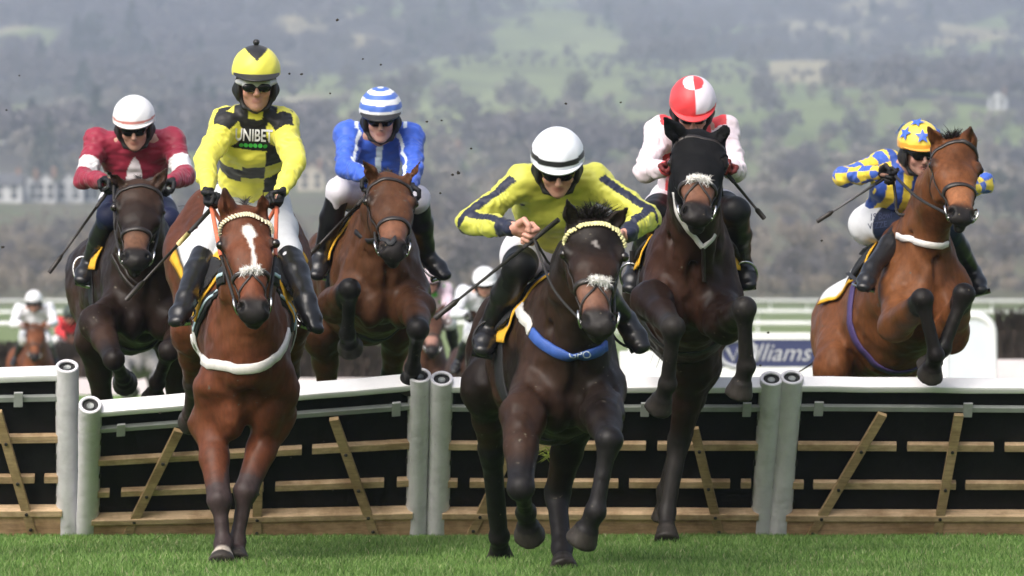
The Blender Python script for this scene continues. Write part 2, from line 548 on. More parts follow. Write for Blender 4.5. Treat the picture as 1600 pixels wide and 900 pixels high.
for (u, v_y, h, k) in ((150, 1700, 27, 4), (205, 1720, 30, 3), (118, 1690, 24, 3), (690, 1950, 26, 3), (740, 1950, 24, 3), (1180, 1300, 14, 5), (910, 1250, 16, 0), (640, 1300, 17, 0), (1040, 1900, 20, 3), (75, 900, 15, 3), (60, 905, 12, 3)):
    tree((u - 800) / F * (v_y + 22), v_y, h, k, 'tall hillside trees', 'rising above the woods on the hillside')

# ------------------------------------------------------------------ village houses
wall_m = [plain('render_white', (0.55, 0.55, 0.55), 0.8, 0.12, 0.8), plain('stone_cream', (0.5, 0.45, 0.36), 0.85, 0.15, 0.8), plain('brick_house', (0.28, 0.17, 0.12), 0.9, 0.2, 0.8)]
roof_m = [plain('slate_roof', (0.11, 0.11, 0.12), 0.8, 0.25, 1.0), plain('tile_roof', (0.19, 0.11, 0.08), 0.85, 0.25, 1.0)]
glass_m = plain('window_glass', (0.03, 0.035, 0.04), 0.15, 0.2, 2.0)
def house(u, y, w, h, wm, rm, label, turn=0.0, gable=False):
    x = (u - 800) / F * (y + 22)
    e = empty('house', (x, y, float(ground_z(x, y)) - 0.2), label, 'house', 'houses of the far village')
    e.rotation_euler = (0, 0, turn)
    dp = w * 0.75; rh = h * 0.62
    b = MB(); b.box((-w / 2, -dp / 2, 0), (w / 2, dp / 2, h))
    if gable:
        b.add([(-w / 2, -dp / 2, h), (w / 2, -dp / 2, h), (0, -dp / 2, h + rh)], [(0, 1, 2)])
    else:
        for sx in (-1, 1):
            b.add([(sx * w / 2, -dp / 2, h), (sx * w / 2, dp / 2, h), (sx * w / 2, 0, h + rh)], [(0, 1, 2) if sx > 0 else (2, 1, 0)])
    def put(o): o.matrix_parent_inverse = Matrix(); return o
    put(b.build('wall', wall_m[wm], e))
    r = MB(); t = 0.22; o_ = 0.35
    if gable:
        for sx in (-1, 1):
            r.box8([(0, -dp / 2 - o_, h + rh), (sx * (w / 2 + o_), -dp / 2 - o_, h - .2), (sx * (w / 2 + o_), dp / 2 + o_, h - .2), (0, dp / 2 + o_, h + rh),
                    (0, -dp / 2 - o_, h + rh + t), (sx * (w / 2 + o_), -dp / 2 - o_, h - .2 + t), (sx * (w / 2 + o_), dp / 2 + o_, h - .2 + t), (0, dp / 2 + o_, h + rh + t)])
    else:
        for sy in (-1, 1):
            r.box8([(-w / 2 - o_, 0, h + rh), (w / 2 + o_, 0, h + rh), (w / 2 + o_, sy * (dp / 2 + o_), h - .2), (-w / 2 - o_, sy * (dp / 2 + o_), h - .2),
                    (-w / 2 - o_, 0, h + rh + t), (w / 2 + o_, 0, h + rh + t), (w / 2 + o_, sy * (dp / 2 + o_), h - .2 + t), (-w / 2 - o_, sy * (dp / 2 + o_), h - .2 + t)])
    ro = put(r.build('roof', roof_m[rm], e))
    c = MB(); c.box((w * .28, -.4, h + rh * .55), (w * .28 + .8, .4, h + rh + 1.1)); ch = c.build('chimney', wall_m[2], ro); ch.matrix_parent_inverse = Matrix()
    nw = max(2, int(w / 2.6))
    for fl in (0.8, h * 0.55 + .5):
        for i in range(nw):
            cx = -w / 2 + w * (i + .5) / nw
            q = MB(); q.box((cx - .55, -dp / 2 - .05, fl), (cx + .55, -dp / 2 + .1, fl + 1.25)); put(q.build('window', glass_m, e))
for i, a in enumerate([
    (12, 930, 9, 5.2, 0, 0, 'white rendered house with grey roof at the left end of the village row', 0, False),
    (42, 945, 7, 5.0, 0, 0, 'small white house with gable facing the course, second in the village row', 0.2, True),
    (72, 925, 6, 5.4, 0, 0, 'tall narrow white gabled house in the village row', 0, True),
    (108, 920, 8.5, 5.4, 0, 0, 'broad white gabled house, the largest of the village row', 0.05, True),
    (140, 935, 5, 4.6, 0, 0, 'low white cottage at the right end of the village row', 0.3, False),
    (60, 1120, 8, 5, 0, 0, 'white house among trees above the village row', 0.3, False),
    (15, 1190, 7, 5, 0, 0, 'white house highest above the village row at the left', -.2, True),
    (485, 880, 9, 5.6, 1, 1, 'cream stone house with gable between the yellow and the blue jockey', 0.1, True),
    (125, 1760, 13, 6, 1, 0, 'pale stone house alone on the wooded hillside', 0.1, False),
    (1412, 1330, 8, 5, 1, 1, 'small cream house on the hillside by the right racehorse', 0.2, False),
    (1560, 1250, 9, 5.2, 0, 0, 'white house on the hillside at the right edge', -.2, True),
    (1330, 1560, 10, 5, 2, 1, 'long brick farmhouse above the pasture on the right', 0.1, False),
    (960, 860, 7, 4.6, 0, 0, 'small white house behind the white and red jockey', -.3, True),
    (705, 1010, 7, 5, 0, 1, 'white house with tiled roof low on the hill in the middle', .2, False)]):
    if i < 5:                                            # the row along the foot of the hill
        ys_ = np.arange(640, 1050, 5.0); xs_ = (a[0] - 800) / F * (ys_ + 22)
        vs_ = 560 - F * (ground_z(xs_, ys_) - 0.93) / (ys_ + 22)
        a = (a[0], float(ys_[np.argmin(np.abs(vs_ - 316))])) + tuple(a[2:])
    house(a[0], a[1], a[2] * .62, a[3] * .66, *a[4:])

# ------------------------------------------------------------------ racecourse furniture beyond the hurdles
white_pl = plain('white_plastic', (0.78, 0.79, 0.80), 0.35, 0.06, 4.0)
def gz(x, y): return float(ground_z(x, y))
def running_rail(x0, x1, y, h, step, label, r=0.06):
    e = empty('running_rail', (0.5 * (x0 + x1), y, gz(0.5 * (x0 + x1), y)), label, 'rail', 'white running rails')
    n = int((x1 - x0) / step)
    b = MB(); b.tube([(x0 + (x1 - x0) * i / 12, y, gz(x0 + (x1 - x0) * i / 12, y) + h) for i in range(13)], r, 8)
    b.build('rail', white_pl, e, True)
    for i in range(min(n, 60) + 1):
        x = x0 + (x1 - x0) * (i + .3) / (n + .6)
        q = MB(); q.tube([(x, y, gz(x, y) - .1), (x, y + .05, gz(x, y) + h * .7), (x, y - .12, gz(x, y) + h)], r * .62, 6)
        q.build('post', white_pl, e, True)
running_rail(-72, 72, 250, 0.85, 2.4, 'white running rail farthest from the hurdles, across the green', 0.075)
running_rail(-42, 42, 120, 0.75, 2.4, 'white running rail in the middle distance, across the green', 0.055)
running_rail(-32, 32, 64, 1.1, 2.4, 'white running rail nearest behind the banner', 0.045)

brush_m = plain('birch_brush', (0.055, 0.04, 0.032), 0.95, 0.5, 9.0, 0.9, 45)
apron_m = plain('green_apron', (0.12, 0.20, 0.06), 0.9, 0.3, 4.0)
board_m = plain('white_board', (0.74, 0.66, 0.70), 0.5, 0.06, 3.0)
def brush_fence(u0, u1, y, h, label):
    x0 = (u0 - 800) / F * (y + 22); x1 = (u1 - 800) / F * (y + 22)
    z = gz((x0 + x1) / 2, y)
    e = empty('brush_fence', ((x0 + x1) / 2, y, z), label, 'fence', 'brush fences beyond the hurdles')
    n = int((x1 - x0) * h * 900)
    rx = RNG.uniform(x0, x1, n); ry = y + RNG.normal(0, .10, n); hh = h * RNG.uniform(.75, 1.06, n)
    w = RNG.uniform(.008, .02, n); ln = RNG.normal(0, .06, n)
    V = np.stack([np.stack([rx - w, ry, np.full(n, z + h * .60)], 1), np.stack([rx + w, ry, np.full(n, z + h * .60)], 1), np.stack([rx + ln + w * .4, ry + .02, z + hh], 1), np.stack([rx + ln - w * .4, ry - .02, z + hh], 1)], 1).reshape(-1, 3)
    link('brush', np_mesh('brush', V, np.arange(4 * n).reshape(-1, 4)), brush_m, e, False)
    b = MB(); b.box((x0, y - .14, z), (x1, y + .2, z + h * .86)); b.build('core', brush_m, e)
    b = MB(); b.box((x0 - .02, y - .32, z + h * .44), (x1 + .02, y - .24, z + h * .63)); b.build('guard_board', board_m, e)
    b = MB(); b.box8([(x0, y - .75, z - .05), (x1, y - .75, z - .05), (x1, y - .2, z - .05), (x0, y - .2, z - .05), (x0, y - .36, z + h * .435), (x1, y - .36, z + h * .435), (x1, y - .2, z + h * .435), (x0, y - .2, z + h * .435)]); b.build('apron', apron_m, e)
brush_fence(-260, 640, 36, 1.20, 'long low dark brush fence with pale guard board behind the left hurdles')
brush_fence(1556, 1860, 32, 1.62, 'brown brush fence at the right edge beside the white wing')
# white plastic wing beside the fence
def wing(u0, u1, y, h, label):
    x0 = (u0 - 800) / F * (y + 22); x1 = (u1 - 800) / F * (y + 22); z = gz(x0, y)
    e = empty('fence_wing', ((x0 + x1) / 2, y, z), label, 'fence wing')
    def outline(inset, yy):
        r = 0.22 - inset; pts = [(x0 + inset, yy, z), (x0 + inset, yy, z + h - .22 - 0)]
        pts = [(x0 + inset, yy, z + .02)]
        for a in range(7):
            t = R(180 - 15 * a); pts.append((x0 + .22 + r * math.cos(t), yy, z + h - .22 + r * math.sin(t)))
        for a in range(7):
            t = R(90 - 15 * a); pts.append((x1 - .22 + r * math.cos(t), yy, z + h - .22 + r * math.sin(t)))
        pts.append((x1 - inset, yy, z + .02)); return pts
    b = MB(); o1 = outline(.05, y - .02); o2 = outline(.05, y + .02); n = len(o1)
    b.add(o1 + o2, [tuple(range(n)), tuple(reversed(range(n, 2 * n)))] + [(i, i + n, (i + 1) % n + n, (i + 1) % n) for i in range(n)])
    b.build('panel', plain('pale_panel', (0.62, 0.66, 0.72), 0.4, .05, 3.0), e)
    b = MB(); b.tube(outline(0, y), .055, 10); b.build('frame', white_pl, e, True)
wing(1476, 1551, 30, 1.56, 'white plastic fence wing panel with rounded top corners')

# sponsor board behind the right hurdle
def text_mesh(txt, size, extr=0.0, shear=0.0, spacing=1.0, bold=0.0):
    c = bpy.data.curves.new('text', 'FONT'); c.body = txt; c.size = size; c.extrude = extr; c.shear = shear; c.offset = bold
    c.align_x = 'CENTER'; c.align_y = 'CENTER'; c.resolution_u = 3; c.space_character = spacing
    o = bpy.data.objects.new('tmp_text', c); COL.objects.link(o)
    dg = bpy.context.evaluated_depsgraph_get()
    me = bpy.data.meshes.new_from_object(o.evaluated_get(dg))
    bpy.data.objects.remove(o); bpy.data.curves.remove(c)
    return me
yb = 24.0
bx0, bx1 = P(1086, 550, yb).x, P(1283, 550, yb).x
zt, zb = P(1200, 531, yb).z, P(1200, 573, yb).z
e = empty('sponsor_board', ((bx0 + bx1) / 2, yb, gz(0, yb)), 'navy sponsor board with pale round emblem and slanted script behind the right hurdle', 'sign')
navy_m = plain('navy_board', (0.028, 0.036, 0.11), 0.5, 0.08, 2.0)
b = MB(); b.box((bx0, yb, zb), (bx1, yb + .05, zt)); b.build('panel', navy_m, e)
b = MB(); b.box((bx0 - .02, yb - .01, zt + .004), (bx1 + .02, yb + .06, zt + .08)); b.box((bx0 - .02, yb - .01, gz(0, yb) - .02), (bx1 + .02, yb + .06, zb - .004)); b.build('frame', white_pl, e)
cream = plain('cream_letters', (0.42, 0.43, 0.46), 0.5, 0.05, 3.0)
me = text_mesh('illiams', 0.27, 0.004, 0.35)
o = link('lettering', me, cream, None, False); o.rotation_euler = (math.pi / 2, 0, 0); o.location = (P(1218, 552, yb).x, yb - .006, (zt + zb) / 2); o.parent = e; o.matrix_parent_inverse = Matrix.Translation(e.location).inverted()
b = MB(); cx = P(1153, 552, yb).x; cz = (zt + zb) / 2
b.tube([(cx + .2 * math.cos(t) , yb - .006, cz + .15 * math.sin(t)) for t in np.linspace(0, 2 * math.pi, 24, endpoint=False)], .03, 6, closed=True)
b.tube([(cx - .12, yb - .006, cz + .06), (cx - .05, yb - .006, cz - .08), (cx, yb - .006, cz + .05), (cx + .05, yb - .006, cz - .08), (cx + .12, yb - .006, cz + .06)], .02, 6)
b.build('emblem', cream, e)
# low white blocks of the take-off guard seen under the board and between the legs
def guard(u0, u1, y, h, label):
    x0 = (u0 - 800) / F * (y + 22); x1 = (u1 - 800) / F * (y + 22); z = gz(x0, y)
    b = MB(); b.box((x0, y, z), (x1, y + .25, z + h))
    o = b.build('guard_rail', white_pl, None, False, 0.03); tag(o, label, 'rail')
guard(968, 1080, 19, 1.12, 'low white guard rail between the black hooded horse and the front horse')
guard(1420, 1476, 22, 0.16, 'low white guard rail beside the white wing')

# ------------------------------------------------------------------ the hurdles
pad_m, nt, p = new_mat('grey_padding', 0.42, 0.45)
n = noise(nt, 9, 5, 0.65); r = ramp(nt, n.outputs['Fac'], [(0.25, (0.56, 0.55, 0.58)), (0.5, (0.70, 0.69, 0.73)), (0.75, (0.75, 0.74, 0.78))])
sc_ = noise(nt, 70, 5, 0.8, vec_scale=(1, 1, .2)); r2 = ramp(nt, sc_.outputs['Fac'], [(0.28, (0.55, 0.53, 0.48)), (0.36, (1, 1, 1))])
nt.links.new(mul_col(nt, r.outputs['Color'], r2.outputs['Color']), p.inputs['Base Color'])
nb = noise(nt, 14, 4, 0.55, vec_scale=(1, 1, 1.6)); bump(nt, p, nb.outputs['Fac'], 0.45, 0.012)
def wood_mat(name, c):
    m, nt, p = new_mat(name, 0.75, 0.25)
    n = noise(nt, 6, 6, 0.7, vec_scale=(1.2, 12, 12)); r = ramp(nt, n.outputs['Fac'], [(0.25, tuple(x * .62 for x in c)), (0.55, c), (0.8, tuple(min(1, x * 1.2) for x in c))])
    d = noise(nt, 5, 4, 0.7); rd = ramp(nt, d.outputs['Fac'], [(0.35, (0.6, 0.56, 0.5)), (0.6, (1, 1, 1))])
    nt.links.new(mul_col(nt, r.outputs['Color'], rd.outputs['Color']), p.inputs['Base Color'])
    bump(nt, p, n.outputs['Fac'], 0.3, 0.004)
    return m
slat_m = wood_mat('pine_slats', (0.66, 0.48, 0.30)); brace_m = wood_mat('weathered_braces', (0.50, 0.36, 0.20)); foot_m = wood_mat('foot_boards', (0.62, 0.40, 0.25))
black_m = plain('black_rubber', (0.008, 0.008, 0.009), 0.75, 0.4, 6.0, 0.4, 30, spec=0.2)
top_m = plain('white_top_padding', (0.80, 0.80, 0.82), 0.45, 0.05, 6.0, 0.3, 20)
rail_m = plain('grey_steel_rail', (0.30, 0.32, 0.31), 0.45, 0.15, 8.0)
clip_m = plain('grey_clips', (0.40, 0.41, 0.42), 0.4, 0.1, 20.0)
bolt_m = plain('bolts', (0.03, 0.028, 0.026), 0.5, 0.2, 30.0)
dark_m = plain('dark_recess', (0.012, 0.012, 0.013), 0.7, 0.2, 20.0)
def post_line(ub, vb, ut, vt, yb_):
    a = P(ub, vb, yb_); b = reach(a, ut, vt, 1.06, -1); return a, b
def ribbed(a, b, rad, n, seed):
    rng = random.Random(seed); m = 26; pts = []; rr = []
    for i in range(m):
        t = i / (m - 1); pts.append(a.lerp(b, t)); rr.append(rad * (1 + 0.035 * math.sin(t * 7 + seed) + rng.uniform(-.012, .012)))
    return pts, rr
def hurdle(name, L, Rr, label, rows, braces, clips, uL, uR):
    """L, Rr: (foot, top) of the two posts; rows: [(t, [(s0,s1)..])]"""
    e = empty(name, L[0].lerp(Rr[0], .5), label, 'hurdle', 'hurdle panels across the course')
    (a0, a1), (b0, b1) = L, Rr
    nrm = ((b0 - a0).cross(a1 - a0)).normalized()
    if nrm.y > 0: nrm = -nrm
    def S(s, t, n_=0.0):
        lo = a0.lerp(b0, s); hi = a1.lerp(b1, s)
        return lo.lerp(hi, t) + nrm * n_
    def strip(mb, s0, s1, t0a, t1a, n0, n1, t0b=None, t1b=None, div=None):
        t0b = t0a if t0b is None else t0b; t1b = t1a if t1b is None else t1b
        div = div or max(1, int(abs(s1 - s0) * 10))
        for i in range(div):
            pa, pb = i / div, (i + 1) / div
            sa, sb = s0 + (s1 - s0) * pa, s0 + (s1 - s0) * pb
            la, lb = t0a + (t0b - t0a) * pa, t0a + (t0b - t0a) * pb
            ha, hb = t1a + (t1b - t1a) * pa, t1a + (t1b - t1a) * pb
            mb.box8([S(sa, la, n1), S(sb, lb, n1), S(sb, lb, n0), S(sa, la, n0), S(sa, ha, n1), S(sb, hb, n1), S(sb, hb, n0), S(sa, ha, n0)])
    # continuous sheet strips share their edges, so build whole-length pieces as single lofts
    def loft(mb, s0, s1, t0, t1, n0, n1, k=8, wob=0.0):
        base = len(mb.v)
        for i in range(k + 1):
            s = s0 + (s1 - s0) * i / k
            w = wob * math.sin(i * 2.1 + s0 * 9)
            for (t, n_) in ((t0, n1), (t0, n0), (t1, n0), (t1, n1)):
                mb.v.append(tuple(S(s, t + w, n_ + w * .6)))
        for i in range(k):
            for j in range(4):
                q = base + i * 4
                mb.f.append((q + j, q + (j + 1) % 4, q + 4 + (j + 1) % 4, q + 4 + j))
        mb.f.append((base + 3, base + 2, base + 1, base)); q = base + k * 4; mb.f.append((q, q + 1, q + 2, q + 3))
    b = MB(); loft(b, 0.02, .98, .12, .955, -.012, .0, 10, 0.002); b.build('rubber_sheet', black_m, e)
    b = MB(); loft(b, 0.012, .988, 0.0, .155, .0, .05, 4); b.build('foot_board', foot_m, e, False, .004)
    b = MB(); loft(b, 0.012, .988, .158, .195, .004, .062, 6); b.build('foot_rail', slat_m, e, False, .004)
    b = MB(); loft(b, 0.012, .988, .952, 0.99, -.055, .03, 10, 0.004); b.build('top_padding', top_m, e, False, .012)
    b = MB(); loft(b, 0.012, .988, .835, .865, .006, .03, 8); b.build('steel_rail', rail_m, e, False, .004)
    for t, segs in rows:
        for (s0, s1) in segs:
            b = MB(); loft(b, s0, s1, t - .021, t + .021, .004, .034, 3); b.build('slat', slat_m, e, False, .004)
    for (s0, t0, s1, t1) in braces:
        A = S(s0, t0, .052); B = S(s1, t1, .046); d = (B - A).normalized(); w = d.cross(nrm).normalized() * .024; q = nrm * .012
        b = MB(); b.box8([A - w + q, A + w + q, A + w - q, A - w - q, B - w + q, B + w + q, B + w - q, B - w - q])
        br = b.build('brace', brace_m, e, False, .003)
        for t_, _ in rows + [(.176, 0), (.08, 0)]:
            if min(t0, t1) < t_ < max(t0, t1):
                f = (t_ - t0) / (t1 - t0); c = A.lerp(B, f) + nrm * .013
                k = MB(); k.tube([c, c + nrm * .008], .009, 8); k.build('bolt', bolt_m, br)
    for s in clips:
        b = MB(); loft(b, s - .013, s + .013, .815, .90, .032, .044, 1); b.build('clip', clip_m, e, False, .003)
    sd_sign = {1: 1, 2: -1}
    for (p0, p1, sd_) in ((a0, a1, 1), (b0, b1, 2)):
        ax = (p1 - p0).normalized()
        pts, rr = ribbed(p0 - ax * .03, p1 + ax * .02, .058, 18, sd_ + uL * .01)
        b = MB(); b.tube(pts, rr, 20, caps=False)
        # rolled rim and open end
        c = p1 + ax * .02; s1_ = ax.orthogonal().normalized(); s2_ = ax.cross(s1_)
        b.tube([c + (s1_ * math.cos(t) + s2_ * math.sin(t)) * .050 for t in np.linspace(0, 2 * math.pi, 20, endpoint=False)], .0095, 8, closed=True)
        po = b.build('post', pad_m, e, True)
        for t_ in (.22, .48, .74):                       # hook slots on the inner edge of the cover
            q0 = p0.lerp(p1, t_); sx_ = (b0 - a0).normalized() * sd_sign[sd_]
            m = MB(); w_ = nrm * .020
            m.box8([q0 + sx_ * .050 - w_, q0 + sx_ * .050 + w_, q0 + sx_ * .062 + w_, q0 + sx_ * .062 - w_, q0 + sx_ * .050 - w_ + ax * .032, q0 + sx_ * .050 + w_ + ax * .032, q0 + sx_ * .062 + w_ + ax * .032, q0 + sx_ * .062 - w_ + ax * .032]); m.build('hook', bolt_m, po)
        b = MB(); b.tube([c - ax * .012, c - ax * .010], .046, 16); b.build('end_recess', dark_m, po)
        b = MB(); b.tube([c - ax * .012, c - ax * .002], .019, 14); b.build('pipe_end', rail_m, po, True)
    return e
yb0 = 0.12
posts = {'a': post_line(-452, 836, -430, 590, yb0), 'b': post_line(105, 836, 105, 578, yb0), 'c': post_line(137, 838, 141, 637, yb0 - .02),
         'd': post_line(650, 834, 656, 592, yb0), 'e': post_line(684, 836, 690, 597, yb0), 'f': post_line(1188, 838, 1205, 597, yb0), 'g': post_line(1217, 841, 1237, 595, yb0 - .02), 'h': post_line(1775, 841, 1790, 600, yb0)}
def seg(u0, u1, lo, hi): return ((u0 - lo) / (hi - lo), (u1 - lo) / (hi - lo))
def rows_of(lo, hi, r1, r2):
    return [(.61, [seg(a, b, lo, hi) for a, b in r1]), (.365, [seg(a, b, lo, hi) for a, b in r2])]
hurdle('hurdle_panel', posts['a'], posts['b'], 'black hurdle panel at the left edge, cut off by the frame, upright and undamaged',
       rows_of(-440, 105, [(-425, -250), (-230, 92)], [(-425, -300), (-280, 55), (70, 92)]), [(.80, .80, .91, .01)], [.86, .35], 1, 0)
hurdle('hurdle_panel', posts['c'], posts['d'], 'black hurdle panel knocked lower at its left end, behind the white blazed bay',
       rows_of(139, 652, [(152, 470), (486, 640)], [(152, 172), (190, 412), (430, 600), (620, 640)]), [(.27, .84, .11, .01), (.515, .66, .515, .01), (.74, .84, .88, .01)], [.095, .93], 2, 0)
hurdle('hurdle_panel', posts['e'], posts['f'], 'black hurdle panel in the middle behind the two dark horses, with pine slats',
       rows_of(687, 1197, [(700, 1008), (1026, 1184)], [(700, 716), (735, 968), (985, 1143), (1160, 1176)]), [(.22, .62, .095, .01), (.772, .75, .878, .01)], [.12, .62, .93], 3, 0)
hurdle('hurdle_panel', posts['g'], posts['h'], 'black hurdle panel at the right, under the star capped jockey, with two braces',
       rows_of(1227, 1782, [(1244, 1398), (1415, 1550), (1567, 1770)], [(1240, 1258), (1273, 1495), (1510, 1770)]), [(.26, .84, .075, .01), (.475, .84, .435, .01)], [.08, .50], 4, 0)
# ================================================================== BODIES: smooth blended volumes turned into one continuous surface
def unit(v):
    v = np.asarray(v, float); n = np.linalg.norm(v)
    return v / n if n > 1e-9 else v
_NR = np.random.default_rng(3)
_NG = _NR.uniform(-1, 1, (24, 24, 24)).astype(np.float32)
def noise3(X, Y, Z, sc):
    x, y, z = X * sc, Y * sc, Z * sc
    x, y, z = np.broadcast_arrays(x, y, z)
    ix, iy, iz = np.floor(x).astype(int), np.floor(y).astype(int), np.floor(z).astype(int)
    fx, fy, fz = x - ix, y - iy, z - iz
    fx = fx * fx * (3 - 2 * fx); fy = fy * fy * (3 - 2 * fy); fz = fz * fz * (3 - 2 * fz)
    r = 0
    for a in (0, 1):
        for b in (0, 1):
            for c in (0, 1):
                w = (fx if a else 1 - fx) * (fy if b else 1 - fy) * (fz if c else 1 - fz)
                r = r + w * _NG[(ix + a) % 24, (iy + b) % 24, (iz + c) % 24]
    return r

class Body:
    def __init__(self, h=0.01):
        self.h = h; self.pr = []
        self.lo = np.full(3, 1e9); self.hi = np.full(3, -1e9)
    def _add(self, lo, hi, fn, k, sub=False):
        lo = np.asarray(lo); hi = np.asarray(hi)
        if not sub:
            self.lo = np.minimum(self.lo, lo); self.hi = np.maximum(self.hi, hi)
        self.pr.append((lo, hi, fn, k, sub))
    def cone(self, a, b, ra, rb, k=0.02, sub=False):
        a = np.asarray(a, float); b = np.asarray(b, float); r = max(ra, rb)
        ab = b - a; L2 = max(ab @ ab, 1e-9)
        def fn(X, Y, Z):
            px, py, pz = X - a[0], Y - a[1], Z - a[2]
            t = np.clip((px * ab[0] + py * ab[1] + pz * ab[2]) / L2, 0, 1)
            return np.sqrt((px - t * ab[0]) ** 2 + (py - t * ab[1]) ** 2 + (pz - t * ab[2]) ** 2) - (ra + (rb - ra) * t)
        self._add(np.minimum(a, b) - r, np.maximum(a, b) + r, fn, k, sub)
    def chain(self, pts, rad, k=0.02):
        for i in range(len(pts) - 1):
            self.cone(pts[i], pts[i + 1], rad[i], rad[i + 1], k)
    def ell(self, c, ax, r, k=0.03, sub=False):
        """ellipsoid: ax three unit axes, r three radii"""
        c = np.asarray(c, float); A = np.array([unit(x) for x in ax]); r = np.asarray(r, float)
        ext = np.sqrt(((A * r[:, None]) ** 2).sum(0))
        def fn(X, Y, Z):
            px, py, pz = X - c[0], Y - c[1], Z - c[2]
            q = [(px * A[i, 0] + py * A[i, 1] + pz * A[i, 2]) / r[i] for i in range(3)]
            k0 = np.sqrt(q[0] ** 2 + q[1] ** 2 + q[2] ** 2)
            k1 = np.sqrt((q[0] / r[0]) ** 2 + (q[1] / r[1]) ** 2 + (q[2] / r[2]) ** 2)
            return k0 * (k0 - 1) / np.maximum(k1, 1e-6)
        self._add(c - ext, c + ext, fn, k, sub)
    def ecap(self, a, b, side, wa, ha, wb, hb, k=0.03, ea=None, eb=None, sub=False):
        """tapered capsule with an elliptic section: w along side, h across it"""
        a = np.asarray(a, float); b = np.asarray(b, float)
        t = unit(b - a); L = np.linalg.norm(b - a)
        s = unit(np.asarray(side, float) - t * (np.asarray(side, float) @ t)); u = np.cross(t, s)
        ea = ea if ea is not None else min(wa, ha); eb = eb if eb is not None else min(wb, hb)
        r = max(wa, ha, wb, hb, ea, eb)
        def fn(X, Y, Z):
            px, py, pz = X - a[0], Y - a[1], Z - a[2]
            q = px * t[0] + py * t[1] + pz * t[2]
            f = np.clip(q / L, 0, 1)
            f2 = f * f * (3 - 2 * f)
            w = wa + (wb - wa) * f2; h = ha + (hb - ha) * f2
            e = np.where(q < 0, -q / ea, np.where(q > L, (q - L) / eb, 0.0))
            S = (px * s[0] + py * s[1] + pz * s[2]); U = (px * u[0] + py * u[1] + pz * u[2])
            k0 = np.sqrt((S / w) ** 2 + (U / h) ** 2 + e ** 2)
            k1 = np.sqrt((S / w ** 2) ** 2 + (U / h ** 2) ** 2 + (e / np.where(q < 0, ea, eb)) ** 2)
            return np.where(k0 < 1e-4, -np.minimum(w, h), k0 * (k0 - 1) / np.maximum(k1, 1e-6))
        self._add(np.minimum(a, b) - r, np.maximum(a, b) + r, fn, k, sub)
    def field(self, ripple=None):
        h = self.h
        lo = self.lo - 5 * h; hi = self.hi + 5 * h
        n = np.ceil((hi - lo) / h).astype(int) + 1
        ax = [lo[i] + h * np.arange(n[i]) for i in range(3)]
        D = np.full(n, 1e3, np.float32)
        for (l, u, fn, k, sub) in self.pr:
            m = k * 1.2 + 4 * h
            i0 = np.clip(((l - m - lo) / h).astype(int), 0, n - 1); i1 = np.clip(((u + m - lo) / h).astype(int) + 2, 1, n)
            sl = tuple(slice(i0[j], i1[j]) for j in range(3))
            if any(i1 <= i0): continue
            X = ax[0][i0[0]:i1[0]][:, None, None]; Y = ax[1][i0[1]:i1[1]][None, :, None]; Z = ax[2][i0[2]:i1[2]][None, None, :]
            d = fn(X, Y, Z).astype(np.float32)
            c = D[sl]
            if sub:
                d = -d
                hh = np.clip(0.5 - 0.5 * (c - d) / k, 0, 1)
                D[sl] = c + (d - c) * hh + k * hh * (1 - hh)
            else:
                hh = np.clip(0.5 + 0.5 * (c - d) / k, 0, 1)
                D[sl] = c * (1 - hh) + d * hh - k * hh * (1 - hh)
        if ripple is not None:
            near = np.nonzero(np.abs(D) < 0.05)
            D[near] += ripple(ax[0][near[0]], ax[1][near[1]], ax[2][near[2]]).astype(np.float32)
        return D, lo
    def mesh(self, name, ripple=None, smooth=1, keep_largest=False):
        D, lo = self.field(ripple)
        V, Q = surface_nets(D, lo, self.h)
        for _ in range(smooth):
            V = lap(V, Q, 0.5)
        return V, Q

def lap(V, Q, f):
    n = len(V)
    i = np.concatenate([Q[:, 0], Q[:, 1], Q[:, 2], Q[:, 3], Q[:, 1], Q[:, 2], Q[:, 3], Q[:, 0]])
    j = np.concatenate([Q[:, 1], Q[:, 2], Q[:, 3], Q[:, 0], Q[:, 0], Q[:, 1], Q[:, 2], Q[:, 3]])
    c = np.maximum(np.bincount(i, minlength=n), 1)
    s = np.stack([np.bincount(i, V[j, k], n) for k in range(3)], 1)
    return V + f * (s / c[:, None] - V)

